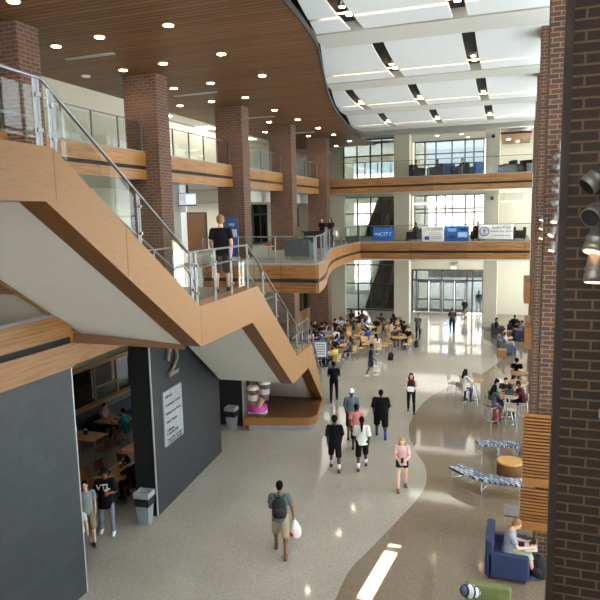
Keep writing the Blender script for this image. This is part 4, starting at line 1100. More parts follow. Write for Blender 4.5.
# waste bins
def bin_(loc,label,rz):
    t=thing('waste_bin',label,'bin',(0,0,0))
    MB().add([(-.19,-.16,0),(.19,-.16,0),(.19,.16,0),(-.19,.16,0),(-.25,-.22,.72),(.25,-.22,.72),(.25,.22,.72),(-.25,.22,.72)],[(3,2,1,0),(4,5,6,7),(0,1,5,4),(1,2,6,5),(2,3,7,6),(3,0,4,7)]).build('body',M['plastic'],t)
    MB().box(-.265,-.235,.56,.265,.235,.8).build('liner_bag',M['black'],t)
    f=MB(); 
    for a in ((-.28,-.25,.28,-.17),(-.28,.17,.28,.25),(-.28,-.17,-.2,.17),(.2,-.17,.28,.17)): f.box(a[0],a[1],.8,a[2],a[3],.95)
    f.add([(-.28,-.25,.95),(.28,-.25,.95),(.28,.25,.95),(-.28,.25,.95),(-.2,-.17,.86),(.2,-.17,.86),(.2,.17,.86),(-.2,.17,.86)],[(0,1,5,4),(1,2,6,5),(2,3,7,6),(3,0,4,7)])
    f.build('lid',plain('#9a9ea4',.4),t)
    t.location=loc; t.rotation_euler=(0,0,rz); t.scale=(.76,.76,.93)
bin_((-9.1,13.12,0),'grey waste bin with black liner by the dining opening',.1)
bin_((-10.02,20.35,0),'grey waste bin against the dark wall beside the platform',0)

# ------------------------------------------------------------------ spotlights on the right piers
def spot_head(t,p,dirv,s,lit,name='lamp_head'):
    d=V(dirv).normalized()
    g=plain('#75716c',.45,.6)
    h=MB().lathe([(.045*s,-.15*s),(.07*s,-.13*s),(.085*s,-.02*s),(.1*s,0),(.1*s,.02*s),(.09*s,.03*s),(.1*s,.07*s),(.1*s,.14*s),(.095*s,.14*s)],p,16,axis=d).build(name,g,t)
    MB().lathe([(.086*s,.141*s),(.086*s,.146*s)],p,16,axis=d).build('lens',glow('#ffc88a',3.) if lit else M['black'],h)
    MB().tube([V(p)+V((0,.0,.0)),V(p)+V((.1*s,.06*s,.02))],.016*s).build('yoke',g,h)
def spot_pole(label,x,y,z0,z1,heads,s):
    t=thing('spotlight_pole',label,'stage lights',(x,y,z0))
    MB().tube([(x,y,z0),(x,y,z1)],.03).build('pole',M['steel'],t)
    for z in (z0+.1,z1-.1): MB().box(x-.05,y,z-.04,x+.05,y+.12,z+.04).build('bracket',M['grey'],t)
    for (px,py,pz,d,l) in heads: spot_head(t,(px,py,pz),d,s,l)
def sc(k,x,y,z): return (x*k,y*k,8+(z-8)*k)
K=1.18
spot_pole('vertical pipe with grey spotlights on the nearest brick pier',.86,6.4,5.9,12.1,[(*sc(K,*q),d,l) for q,d,l in [((.578,5.34,8.24),(-.6,-.25,-.55),False),((.586,5.3,7.98),(-.55,-.75,-.45),False),((.586,5.3,7.77),(-.25,-.35,-1.),True),((.586,5.3,7.54),(-.05,-.2,-1),True)]],.95)
K=1.185
spot_pole('vertical pole with eight small spotlights on the second pier',.81,14.05,6.9,9.4,[(*sc(K,*q),d,l) for q,d,l in [((.6,11.75,7.36),(-.25,-.35,-1),True),((.6,11.75,7.62),(-.45,-.35,-.8),True),((.615,11.75,7.86),(-.15,-.45,-1),True)]+[((.63,11.78,8.12+.2*k),(-.8,.1,.3 if k%2 else -.4),False) for k in range(5)]],.72)
K=1.11
spot_pole('vertical pole with three lit spotlights on the third pier',.83,20.2,6.9,8.65,[(*sc(K,.66,18.15,z),(-.4,-.3,-.9),True) for z in (7.3,7.56,7.8)],.72)

# ------------------------------------------------------------------ slatted wood screens on the right
def screen(label,x0,x1,y,z0,z1,seed,rz=0.):
    t=thing('slatted_screen',label,'screen',(x0,y,z0)); rnd=random.Random(seed)
    t.rotation_euler=(0,0,rz)
    MB().box(x0,y+.03,z0,x1,y+.06,z1).build('back_board',plain('#2e1c0c',.8),t)
    z=z0; q=0
    while z<z1-.02 and q<95:
        h=rnd.choice([.04,.045,.05,.035]); 
        if rnd.random()<.06 or q==0: h=.2
        h=min(h,z1-z)
        MB().box(x0,y,z,x1,y+.04,z+h).build('slat',M['slat'],t); z+=h+.036; q+=1
screen('upper slatted wood screen low on the second brick pier',.25,1.06,13.95,1.9,3.57,3)
screen('lower slatted wood screen under the upper one on the second pier',.22,1.06,13.95,.87,1.84,8)
def sidebox(label,x0,x1,y0,y1,z0,z1):
    t=thing('slatted_box',label,'screen',(x0,y0,z0))
    MB().box(x0,y0,z0,x1,y1,z1).build('box',plain('#7a4e22',.6),t)
    n=8; h=(z1-z0)/n
    for k in range(n): MB().box(x0-.03,y0-.02,z0+k*h+.02,x0,y1+.02,z0+(k+1)*h-.02).build('slat',M['slat'],t)
sidebox('slatted wood box jutting from the fifth pier low down',.45,.8,25.9,29.3,2.45,3.3)
sidebox('smaller slatted wood box higher up beyond the fifth pier',.45,.8,33.,36.5,3.3,4.4)

# ------------------------------------------------------------------ furniture prototypes
def legs4(t,dx,dy,h,r,mat,splay=0.,c=(0,0,0)):
    for sx in (-1,1):
        for sy in (-1,1):
            MB().tube([(c[0]+sx*dx,c[1]+sy*dy,c[2]+h),(c[0]+sx*(dx+splay),c[1]+sy*(dy+splay),c[2])],r,8).build('leg',mat,t)
def cafe_chair(woodmat=None,frame=None):
    wm=woodmat or M['chairwood']; fm=frame or M['steel']
    t=thing('cafe_chair','','chair',(0,0,0))
    MB().rbox((0,0,.45),(.42,.42,.025),.06).build('seat',wm,t)
    mb=MB(); vs=[];fs=[]
    for i in range(7):
        x=-.2+.4*i/6; y=-.21-.035*(1-(x/.2)**2)
        vs+=[(x,y,.56),(x,y+.016,.56),(x,y+.016-.05,.86),(x,y-.05,.86)]
    for i in range(6):
        for k in range(4): l=(k+1)%4; fs.append((i*4+k,i*4+4+k,i*4+4+l,i*4+l))
    fs+=[(0,1,2,3),(27,26,25,24)]
    mb.add(vs,fs); mb.build('backrest',wm,t)
    for sx in (-1,1):
        MB().tube([(sx*.18,.18,.44),(sx*.2,.21,0)],.013,7).build('leg',fm,t)
        MB().tube([(sx*.185,-.285,.84),(sx*.185,-.2,.45),(sx*.2,-.25,0)],.013,7).build('leg',fm,t)
    return t
def round_table(r=.45,h=.74):
    t=thing('cafe_table','','table',(0,0,0))
    MB().lathe([(r-.01,h-.03),(r,h-.02),(r,h-.005),(r-.01,h)],(0,0,0),28).build('tabletop',M['tabletop'],t)
    MB().tube([(0,0,.03),(0,0,h-.03)],.032).build('column',M['steel'],t)
    for k in range(4):
        a=k*PI/2+.4; MB().tube([(0,0,.06),(.3*math.cos(a),.3*math.sin(a),.018)],.02).build('foot',M['steel'],t)
    return t
def high_table(r=.42,h=1.05):
    t=thing('high_table','','table',(0,0,0))
    MB().lathe([(r-.012,h-.035),(r,h-.025),(r,h-.006),(r-.01,h)],(0,0,0),28).build('tabletop',plain('#a97f5e',.45),t)
    for k in range(4):
        a=k*PI/2+.7; MB().tube([(.08*math.cos(a),.08*math.sin(a),h-.04),(.3*math.cos(a),.3*math.sin(a),0)],.017).build('leg',M['chrome'],t)
    MB().tube([(.24*math.cos(a*PI/12),.24*math.sin(a*PI/12),.26) for a in range(24)],.014,6,closed=True).build('foot_ring',M['chrome'],t)
    return t
def bar_stool():
    t=thing('bar_stool','','stool',(0,0,0))
    MB().rbox((0,0,.755),(.4,.38,.03),.06).build('seat',plain('#a89c8c',.6),t)
    MB().rbox((0,-.2,.97),(.38,.025,.2),.01).build('backrest',plain('#b0a696',.6),t)
    for sx in (-1,1):
        MB().tube([(sx*.15,-.2,.9),(sx*.15,-.17,.74)],.012,7).build('back_post',M['chrome'],t)
        for sy in (-1,1): MB().tube([(sx*.15,sy*.15,.74),(sx*.21,sy*.21,0)],.013,7).build('leg',M['chrome'],t)
    MB().tube([(.19*a,.19*b,.25) for a,b in ((-1,-1),(1,-1),(1,1),(-1,1))],.01,6,closed=True).build('footrest',M['chrome'],t)
    return t
def armchair(mat,w=.8,d=.8,hb=.8,ha=.6):
    t=thing('armchair','','armchair',(0,0,0))
    MB().rbox((0,.04,.34),(w-.3,d-.2,.2),.04).build('seat_cushion',mat,t)
    MB().rbox((0,-d/2+.09,.1+(hb-.1)/2),(w,.18,hb-.1),.05).build('backrest',mat,t)
    for sx in (-1,1): MB().rbox((sx*(w/2-.075),.02,.1+(ha-.1)/2),(.15,d-.06,ha-.1),.04).build('armrest',mat,t)
    MB().rbox((0,.02,.17),(w-.06,d-.06,.14),.03).build('base',mat,t)
    for sx in (-1,1):
        for sy in (-1,1): MB().tube([(sx*(w/2-.08),sy*(d/2-.1),.1),(sx*(w/2-.08),sy*(d/2-.1),0)],.02).build('leg',M['dark'],t)
    return t
def rect_table(dx,dy):
    t=thing('dining_table','','table',(0,0,0))
    MB().rbox((0,0,.735),(dx,dy,.03),.03).build('tabletop',M['tabletop'],t)
    for sx in (-1,1):
        MB().tube([(sx*(dx/2-.25),0,.02),(sx*(dx/2-.25),0,.72)],.03).build('column',M['steel'],t)
        MB().rbox((sx*(dx/2-.25),0,.02),(.06,dy*.75,.035),.015).build('foot',M['steel'],t)
    return t
def backpack(col,label,loc,rz=0.,tilt=0.,sc=1.,worn=False):
    t=thing('backpack',label,'backpack',(0,0,0))
    b=MB(); b.rings([(V((0,0,z)),rx,ry,X,V((0,1,0))) for z,rx,ry in ((0,.1,.06),(.015,.145,.09),(.1,.155,.1),(.3,.15,.095),(.4,.12,.08),(.45,.06,.05))],16)
    m=plain(col,.8); b.build('bag_body',m,t)
    b=MB(); b.rings([(V((0,-.085,z)),rx,ry,X,V((0,1,0))) for z,rx,ry in ((.04,.06,.02),(.05,.11,.05),(.18,.115,.055),(.24,.08,.03))],14); b.build('front_pocket',plain(col,.7,noise=.3),t)
    for sx in (-1,1):
        MB().tube([(sx*.085,.06,.42),(sx*.105,.13,.44),(sx*.115,.2,.36),(sx*.11,.19,.2),(sx*.1,.09,.08)] if worn else [(sx*.07,.07,.4),(sx*.08,.15,.33),(sx*.09,.14,.15),(sx*.08,.07,.06)],.016,6).build('strap',m,t)
    MB().tube([(-.03,0,.44),(-.03,0,.49),(.03,0,.49),(.03,0,.44)],.01,6).build('grab_loop',m,t)
    t.location=loc; t.rotation_euler=(tilt,0,rz); t.scale=(sc,)*3
    return t
def wear(root,j,col,label,sc=1.):
    p=j['P']+j['u']*.06+V((0,-.215,0)); w=root.matrix_basis@p
    return backpack(col,label,w,root.rotation_euler.z,-.03,root.scale.x*sc,True)

# ------------------------------------------------------------------ walking people
def P_(key,pose,xy,rz,label,h,z=0.,**k): return person(key,pose,label=label,loc=(xy[0],xy[1],z),rz=rz,h=h,**k)
BAGP=dict(WALK); BAGP['armR']=(8,16,10,-.1); BAGP['armL']=(12,10,40,.3)
r,j=P_('bagman',BAGP,(-5.13,12.8),.3,'man in grey-green tee and khaki shorts walking away with backpack and plastic bag',1.86,skin='brown',shirt=('tee','#5d6a6c',1.05),legs=('longshorts','#a2947c'),shoes='#6a4630',hair=('short','black'))
wear(r,j,'#17181b','black backpack on the man carrying the white plastic bag',1.05)
hp=hand(r,j,1)
t=thing('plastic_bag','white plastic carrier bag with red contents held by the walking man','bag',tuple(hp-V((0,0,.5))))
b=MB(); b.rings([(hp+V((.03,0,z)),rx,ry,X,V((0,1,0))) for z,rx,ry in ((-.5,.05,.05),(-.48,.12,.1),(-.38,.165,.13),(-.25,.15,.11),(-.14,.09,.06),(-.06,.03,.025))],14); b.build('bag_body',plain('#e4e2e0',.35),t)
for s in (-.03,.03): MB().tube([hp+V((.03+s,0,-.1)),hp+V((s*.5+.01,0,0)),hp+V((.0,0,.02)),hp+V((.03+s*1.3,.02,-.1))],.008,6).build('bag_handle',plain('#e4e2e0',.35),t)
MB().ell(hp+V((-.02,-.06,-.38)),(.09,.085,.07)).build('contents',M['red'],t)
r,j=P_('walkA',WALK,(-5.25,17.89),.28,'man in black tee, black cap and black shorts walking away',1.8,skin='dark',shirt=('bigtee','#121214',1.12),legs=('longshorts','#17181b'),shoes='#26272b',hair=('short','black'),cap=('#101012',True),socks='#d8d8d8',hem=-.2)
r,j=P_('walkB',WALK2,(-4.45,18.21),.24,'person with a black ponytail in white tee and black shorts walking away',1.74,skin='dark',shirt=('bigtee','#d9d7d4',1.05),legs=('longshorts','#151517'),shoes='#3a3b40',hair=('ponytail','black'),socks='#e3e3e3')
r,j=P_('walkC',dict(WALK,lean=4),(-4.95,19.5),.26,'short haired person in pink tee half hidden within the walking group',1.72,skin='dark',shirt=('tee','#c27a7a',1.05),legs=('longshorts','#222329'),hair=('short','black'))
r,j=P_('walkD',dict(WALK2,lean=2),(-5.45,20.79),.25,'man in white cap, grey-blue shirt and dark shorts walking away',1.84,skin='dark',shirt=('bigtee','#5c6a74',1.08),legs=('longshorts','#23252b'),shoes='#1c1c1e',hair=('short','black'),cap=('#d9d7d2',True))
r,j=P_('walkE',dict(WALK,fat=1.28,lean=2),(-4.44,21.07),.2,'large man in oversized black tee and black shorts with bright blue socks',1.82,skin='dark',shirt=('bigtee','#101012',1.1),legs=('longshorts','#141416'),shoes='#16161a',hair=('short','black'),socks='#2748b8',hem=-.24)
r,j=P_('walkF',dict(WALK2,armL=(14,12,60,.2),armR=(14,12,60,.2)),(-7.28,24.8),.28,'slim man all in black walking away beside the stair foot',1.8,skin='dark',shirt=('tee','#141416',1.),legs=('pants','#17181b'),shoes='#111113',hair=('short','black'))
TOT=dict(WALK); TOT['armR']=(8,12,30,.1)
r,j=P_('tote',TOT,(-6.66,29.26),-1.25,'woman in dark blue dress and white shoes walking with a cream tote bag',1.68,skin='brown',shirt=('tee','#2c3a50',1.),dress=('#2c3a50',.38),legs=None,shoes='#e4e4e4',hair=('bun','black'))
hp=hand(r,j,1); t=thing('tote_bag','cream tote bag held by the woman in the blue dress','bag',tuple(hp-V((0,0,.5))))
MB().rbox(hp+V((.02,-.06,-.33)),(.36,.1,.34),.03,rz=.3).build('bag_body',plain('#d8d0bf',.8),t); MB().tube([hp+V((-.1,-.08,-.17)),hp+V((-.02,-.01,.01)),hp+V((.03,.0,.01)),hp+V((.14,-.05,-.17))],.01,6).build('bag_handle',plain('#c8bfae',.8),t)
r,j=P_('phone',HOLD,(-3.86,24.19),-3.0,'woman with long dark hair in maroon top and black trousers holding white papers',1.7,skin='fair',shirt=('tank','#3e2430',1.),legs=('jeans','#15161a'),shoes='#222226',hair=('long','brown'))
hp=(hand(r,j,0)+hand(r,j,1))/2; solo(MB().obox(hp+V((0,-.03,.03)),(.26,.03,.2),rz=-.1,rx=-.5),'papers',plain('#dfe1ea',.6),'white papers held by the woman in maroon','papers')
r,j=P_('blonde',dict(HOLD,legL=(-9,12,3),legR=(14,4,3)),(-2.98,17.07),-2.95,'blonde woman in pale pink top and dark shorts walking towards the viewpoint',1.66,skin='fair',shirt=('tee','#d9b8b4',1.),legs=('short','#1f2634'),shoes='#6d4b3c',hair=('long','blond'))
hp=(hand(r,j,0)+hand(r,j,1))/2; solo(MB().obox(hp+V((0,-.02,.02)),(.08,.015,.15),rx=-.6),'phone',M['black'],'dark phone held by the blonde woman','phone')
r,j=P_('standA',STAND,(-5.78,38.9),2.9,'man in grey shirt and dark jeans facing the viewpoint before the entrance',1.68,skin='tan',shirt=('tee','#5e625f',1.05),legs=('jeans','#20283a'),hair=('short','black'))
solo(MB().rbox(hand(r,j,0)+V((0,-.05,-.2)),(.12,.3,.34),.04),'shoulder_bag',M['black'],'black bag held by the man in grey shirt near entrance','bag')
r,j=P_('walkF',None or dict(WALK2,armL=(14,12,60,.2),armR=(14,12,60,.2)),(-3.91,41.39),.1,'man in black tee and dark jeans walking towards the entrance doors',1.74,skin='tan',shirt=('tee','#22251f',1.),legs=('jeans','#1c2436'),hair=('short','black'))
wear(r,j,'#3c4636','olive green backpack on the man nearing the entrance doors')
r,j=P_('walkA',WALK,(-3.55,47.3),2.6,'person in dark top and tan shorts just inside the entrance doors',1.6,skin='tan',shirt=('bigtee','#2d3230',1.12),legs=('longshorts','#8d7a5c'),hair=('short','brown'),hem=-.2)
r,j=P_('standA',STAND,(-2.75,51.0),.3,'person in blue shirt outside the rear entrance doors',1.7,skin='tan',shirt=('tee','#3a4f86',1.05),legs=('jeans','#1c1f2c'),hair=('short','black'))
VT=dict(legL=(8,4,6),legR=(-4,4,8),armL=(22,12,85,.45),armR=(-6,12,12,.05),lean=0)
r,j=P_('vt',VT,(-9.75,12.4),-2.65,'man in black lettered tee and grey jeans with black cap carrying red cup',1.78,skin='brown',shirt=('bigtee','#121315',1.08),legs=('jeans','#7f8894'),shoes='#e6e6e6',hair=('short','black'),cap=('#121214',False),hem=-.24)
hp=hand(r,j,0)
t=thing('drink_cup','red drink cup in the hand of the man in black lettered tee','cup',tuple(hp-V((0,0,.03))))
MB().lathe([(.033,-.04),(.045,.1)],hp+V((.0,-.03,0)),14).build('cup_body',M['red'],t); MB().lathe([(.048,.1),(.044,.115)],hp+V((0,-.03,0)),14).build('lid',M['white'],t); MB().tube([hp+V((0,-.03,.11)),hp+V((.01,-.03,.19))],.005,6).build('straw',M['white'],t)
me=letters('VTL',.2,.02,'CENTER'); me.materials.append(plain('#dcdcd8',.7)); o=bpy.data.objects.new('lettering',me); COL.objects.link(o); o.parent=r; o.location=(.03,.132,1.2); o.rotation_euler=(PI/2,0,PI)
r,j=P_('graytee',dict(WALK,armL=(2,8,10,.05),armR=(10,8,20,.05),turn=-20),(-9.93,11.85),-2.3,'man in light grey tee and khaki shorts stepping past the slate wall edge',1.68,skin='light',shirt=('tee','#8f9499',1.05),legs=('longshorts','#8b8068'),shoes='#5a5d62',hair=('short','black'))
wear(r,j,'#2a2b2e','dark backpack strapped on the man in light grey tee',.9)
r,j=P_('phone2',dict(WALK2,armR=(20,8,35,.1),lean=4),(-9.66,11.2),-2.2,'person in white top and black leggings partly hidden by the slate wall',1.38,skin='fair',shirt=('tee','#c9d2d2',1.05),legs=('jeans','#16171a'),shoes='#303236',hair=('short','brown'))
solo(MB().obox(hand(r,j,1)+V((0,0,-.01)),(.075,.012,.15),rx=.4),'phone',M['black'],'dark phone in the hand of the person in white by slate wall','phone')
r,j=person('landing',dict(STAND,armL=(8,10,30,.2),armR=(-10,10,14,.05),legL=(-12,14,3),legR=(14,4,3),lean=3),label='blond man in black tee and dark shorts on the stair landing, seen from behind',loc=tuple(S(-7.62,.6,6.15)),rz=.45,h=1.94,skin='light',shirt=('tee','#131416',1.08),legs=('longshorts','#3a3733'),shoes='#26221f',hair=('curly','fair'))
r,j=P_('standA',STAND,(-11.95,19.6),1.2,'man in blue tee standing on second level behind the stair railing',1.75,L2,skin='brown',shirt=('tee','#2f55a0',1.05),legs=('jeans','#22252c'),hair=('short','black'))
wear(r,j,'#17181b','black backpack on the man in blue tee on second level')
r,j=P_('standA',STAND,(-13.35,23.1),-1.5,'person in black tee half hidden behind the slim white column',1.75,L2,skin='tan',shirt=('tee','#1a1b1d',1.05),legs=('jeans','#8a6d64'),hair=('short','black'))

# ------------------------------------------------------------------ seated people
SEAT={'seatA':dict(pz=.535,legL=(84,84,8),legR=(88,88,8),armL=(38,10,62,.25),armR=(42,10,58,.25),lean=10,nod=14),
      'seatB':dict(pz=.535,legL=(80,66,12),legR=(86,92,6),armL=(20,14,70,.3),armR=(46,8,70,.3),lean=4,nod=4,turn=18),
      'seatC':dict(pz=.535,legL=(88,96,5),legR=(84,76,10),armL=(52,8,75,.35),armR=(30,14,50,.2),lean=18,nod=24,turn=-12),
      'high':dict(pz=.835,legL=(66,70,8),legR=(72,82,8),armL=(40,10,70,.3),armR=(44,10,64,.3),lean=12,nod=16),
      'lounge':dict(pz=.45,legL=(78,62,8),legR=(82,72,10),armL=(26,10,70,.3),armR=(30,10,66,.3),lean=-14,nod=22)}
def sit(key,xy,rz,label,z=0.,face=True,**k):
    k.setdefault('h',1.72)
    return person(key,SEAT[key],label=label,loc=(xy[0],xy[1],z),rz=rz,face=face,**k)

# --- dining corner on the left
struct(MB().box(-14.9,10.,0,-14.55,26,1.2),'wall_booth',plain('#4d5054',.8,noise=.3,scale=12),'low patterned grey wall behind the dining bench','wall')
bt=thing('booth_bench','long dark upholstered bench along the dining wall','bench',(-14.3,17,0))
MB().box(-14.5,11,.0,-14.05,24,.4).build('base',plain('#3b2a1c',.6),bt); MB().box(-14.5,11,.4,-14.05,24,.47).build('seat',plain('#1f2a3c',.6),bt); MB().box(-14.5,11,.47,-14.43,24,.92).build('backrest',plain('#24303f',.6),bt)
r=thing('window_11','wood framed glass partition above the dining bench','window',(-14.7,17,1.2),None,'structure')
f=MB(); f.box(-14.85,10,1.2,-14.4,26,1.3); f.box(-14.75,10,2.6,-14.6,26,2.75)
for k in range(12): f.box(-14.72,10.3+k*1.35,1.3,-14.64,10.38+k*1.35,2.6)
for k in range(0,12,2): f.box(-14.72,10.3+k*1.35,1.75,-14.64,11.7+k*1.35,1.82)
f.build('window_frame',plain('#8d6a3c',.5),r); MB().box(-14.69,10,1.3,-14.67,26,2.6).build('window_pane',M['dglass'],r)
tb=[]
for (x,y,dx_,dy_,lab,rz) in ((-13.6,16.5,1.15,.8,'rectangular dining table with a blue napkin holder by the bench',0),(-13.7,18.15,1.15,.8,'rectangular dining table between the pink shirted and teal shirted men',0),(-10.75,14.35,.8,1.35,'rectangular dining table with food and a red cup near the opening',0),(-11.3,16.3,.8,1.2,'rectangular dining table half hidden behind the slate wall end',0)):
    t=rect_table(dx_,dy_); t['label']=lab; t.location=(x,y,0)
cd=cafe_chair(M['chairdark']); first=True
for (x,y,rz,lab) in ((-12.75,16.25,1.57,'reddish dining chair at the bench table, nearer one'),(-12.75,16.8,1.57,'reddish dining chair at the bench table, farther one'),(-12.98,17.95,1.57,'reddish dining chair under the teal shirted man'),(-11.4,13.9,-1.57,'reddish dining chair left of the food table, nearer one'),(-11.4,14.55,-1.57,'reddish dining chair left of the food table, farther one'),(-11.3,15.5,0,'reddish dining chair at the half hidden dining table'),(-10.1,14.15,1.57,'reddish dining chair under the woman in black')):
    place(cd,(x,y,0),rz,lab,None,first); first=False
sit('seatB',(-14.25,18.3),-1.57,'man in pink polo shirt seated on the dining bench',skin='light',shirt=('tee','#c493a6',1.05),legs=('jeans','#2b2e38'),hair=('short','black'))
sit('seatA',(-12.98,17.95),1.57,'man in teal tee seated at the dining table, back turned',skin='tan',shirt=('tee','#1d8b94',1.08),legs=('jeans','#7a7060'),hair=('short','black'))
sit('seatC',(-10.1,14.15),1.45,'woman in black printed top seated at the food table',skin='light',shirt=('tee','#151417',1.08),legs=('jeans','#19181b'),hair=('bun','black'))
backpack('#17181c','black backpack on the dining bench beside the pink shirted man',(-14.28,17.55,.47),1.2)
t=thing('napkin_holder','blue napkin holder on the dining table by the bench','napkin holder',(-13.7,16.6,.75)); MB().rbox((-13.7,16.6,.83),(.14,.12,.16),.02).build('holder_body',plain('#2a3f7a',.5),t); MB().box(-13.75,16.58,.9,-13.65,16.62,.94).build('napkins',M['white'],t)
t=thing('drink_cup','red cup standing on the food table','cup',(-10.8,14.5,.75)); MB().lathe([(.035,0),(.048,.14)],(-10.8,14.5,.75),14).build('cup_body',M['red'],t); MB().lathe([(.05,.14),(.045,.155)],(-10.8,14.5,.75),14).build('lid',M['white'],t)
t=thing('napkin_holder','navy napkin holder on the food table','napkin holder',(-10.85,14.75,.75)); MB().rbox((-10.85,14.75,.83),(.14,.12,.16),.02).build('holder_body',plain('#232b58',.5),t); MB().box(-10.9,14.73,.9,-10.8,14.77,.94).build('napkins',M['white'],t)
t=thing('food_tray','paper lined food tray on the dining table near the opening','tray',(-10.6,14.5,.75)); MB().rbox((-10.55,14.55,.76),(.3,.4,.02),.03).build('tray',plain('#c9b58f',.6),t); MB().ell((-10.55,14.55,.79),(.09,.06,.04)).build('sandwich',plain('#b58a4e',.7),t)
solo(MB().ell((-13.45,18.2,.765),(.13,.13,.02)),'plate',plain('#d8c8a8',.5),'plate of food on the table of the pink shirted man','plate')
solo(MB().obox((-11.0,14.0,.78),(.3,.22,.06),rz=.3),'purple_bag',plain('#3a2b4c',.8),'dark purple bag on the near end of the food table','bag')

# --- crowded cafe tables
NAP=['#a97a45']
TABLES=[((-9.3,30.6),'the table right behind the notice stand'),((-10.95,33.2),'the table beside the low wood wall'),((-10.4,35.2),'the second table along the wood wall'),((-8.75,35.7),'the table with the red cup'),
 ((-10.5,38.3),'the far table under the curved balcony'),((-7.65,33.9),'the table with the dark bottle'),((-7.0,38.3),'the table closest to the left cream column'),((-8.1,41.2),'the table before the curtain wall'),((-8.85,38.5),'the table with the white tray'),
 ((-11.75,36.7),'the table by the fifth column'),((-10.5,41.4),'the rearmost table by the nook wall'),((-6.4,35.6),'the table nearest the open floor'),((-9.05,32.75),'the second table behind the notice stand')]
OCC={0:{0:('#8e2430','black','long'),1:('#c9c06a','black','short'),2:('#3f4a5a','brown','short'),3:('#1b1c1e','black','short')},
 1:{0:('#2f55b0','black','short'),1:('#20232a','black','short'),2:('#5a6e86','brown','short'),3:('#c7c3bb','black','long')},
 2:{0:('#2f55b0','brown','short'),1:('#d0cdc6','black','short'),2:('#26282d','black','short'),3:('#7f93a8','brown','long')},
 3:{1:('#2748a8','black','short'),2:('#2a2c30','black','short')},
 4:{0:('#1f2126','black','short'),1:('#6c4a34','black','short'),2:('#33363c','black','short'),3:('#8ca3c0','brown','short')},
 5:{1:('#d8d4cc','black','ponytail')},
 6:{0:('#c9b8a4','black','short'),1:('#17181b','black','short'),2:('#202226','black','long'),3:('#2b2d33','black','short')},
 7:{0:('#3a3d44','brown','short'),1:('#26282d','black','long')},
 8:{2:('#1b1c1e','black','short'),3:('#7f93a8','brown','long')},
 9:{0:('#54606e','black','short'),1:('#1f2024','black','short'),2:('#b08a7a','black','long'),3:('#23252a','black','short')},
 10:{1:('#25272c','black','short'),2:('#44506a','brown','short'),3:('#1a1b1e','black','short')},
 11:{2:('#17181a','black','short'),3:('#3a3d44','brown','short')},
 12:{0:('#20232a','black','short'),1:('#54606e','brown','long'),3:('#2f55b0','black','short')}}
CN={'#8e2430':'dark red','#c9c06a':'yellow','#3f4a5a':'slate blue','#1b1c1e':'black','#2f55b0':'bright blue','#20232a':'black','#5a6e86':'grey-blue','#c7c3bb':'off-white','#d0cdc6':'white','#26282d':'charcoal','#7f93a8':'light blue','#2748a8':'royal blue','#2a2c30':'charcoal','#1f2126':'black','#6c4a34':'brown','#33363c':'dark grey','#8ca3c0':'pale blue','#d8d4cc':'white','#c9b8a4':'beige','#17181b':'black','#202226':'black','#2b2d33':'charcoal','#3a3d44':'dark grey','#54606e':'grey-blue','#1f2024':'black','#b08a7a':'dusty pink','#23252a':'charcoal','#25272c':'charcoal','#44506a':'navy','#1a1b1e':'black','#17181a':'black'}
SD=['near left','near right','far right','far left']
tp=round_table(); cc=cafe_chair(); fc=True
rnd=random.Random(5); sk=['light','tan','brown','dark','tan','light']
for ti,((x,y),ph) in enumerate(TABLES):
    place(tp,(x,y,0),rnd.random(),'round light wood cafe table, '+ph,'round cafe tables',ti==0)
    a0=rnd.uniform(-.25,.25)
    for k in range(4):
        a=math.radians(225+90*k)+a0; d=.62+rnd.uniform(0,.12)
        cx,cy=x+d*math.cos(a),y+d*math.sin(a); rz=a+PI/2+rnd.uniform(-.2,.2)
        if k not in OCC[ti]: cx+=.08*math.cos(a); cy+=.08*math.sin(a)
        place(cc,(cx,cy,0),rz,'light wood cafe chair, %s of %s'%(SD[k],ph),'light wood cafe chairs',fc); fc=False
        if k in OCC[ti]:
            c,hc,hs=OCC[ti][k]; key=['seatA','seatB','seatC'][(ti+k)%3]
            ex={}
            if (ti,k)==(3,1): ex=dict(cap=('#b3242c',True))
            sit(key,(cx,cy),rz,'person in %s top, %s of %s'%(CN[c],SD[k],ph),face=False,skin=sk[(ti*3+k)%6],shirt=('tee',c,1.05),legs=('jeans',['#22252d','#2d3a52','#55504a'][(ti+k)%3]),hair=(hs,hc),shoes=['#26272b','#d0d0d0'][k%2],group='people at the cafe tables')
def bottle(x,y,z,col,lab):
    t=thing('bottle',lab,'bottle',(x,y,z)); MB().lathe([(.03,0),(.036,.02),(.036,.14),(.014,.2),(.014,.23)],(x,y,z),12).build('bottle_body',plain(col,.2),t); MB().lathe([(.016,.23),(.016,.25)],(x,y,z),10).build('bottle_cap',M['white'],t)
bottle(-7.6,33.85,.74,'#23282c','dark bottle on a cafe table by the seated woman in white')
t=thing('drink_cup','red cup on the round cafe table in the middle of crowd','cup',(-8.7,35.6,.74)); MB().lathe([(.04,0),(.055,.16)],(-8.7,35.6,.74),12).build('cup_body',M['red'],t); MB().lathe([(.056,.16),(.05,.175)],(-8.7,35.6,.74),12).build('lid',M['white'],t)
solo(MB().rbox((-8.8,38.5,.76),(.4,.3,.03),.03),'tray',M['white'],'white tray lying on an empty cafe table','tray')
for i,(ti,dx_,dy_,c) in enumerate(((0,.1,.05,'#d9d6cf'),(1,-.1,.1,'#c9b06a'),(2,.05,-.1,'#d9d6cf'),(6,.1,.1,'#dfe0e2'),(9,0,.1,'#d5c8b0'))):
    (x,y),ph=TABLES[ti]; solo(MB().rbox((x+dx_,y+dy_,.75),(.26,.2,.02),.03,rz=i*.5),'food_tray',plain(c,.6),'food tray lying on '+ph,'tray')
backpack('#141518','black bag on the floor beside the seated woman in white',(-6.4,32.9,0),.4,.5,1.1)
backpack('#1b1e26','dark backpack on the floor beside the open floor cafe table',(-5.55,36.4,0),1.4,.2)

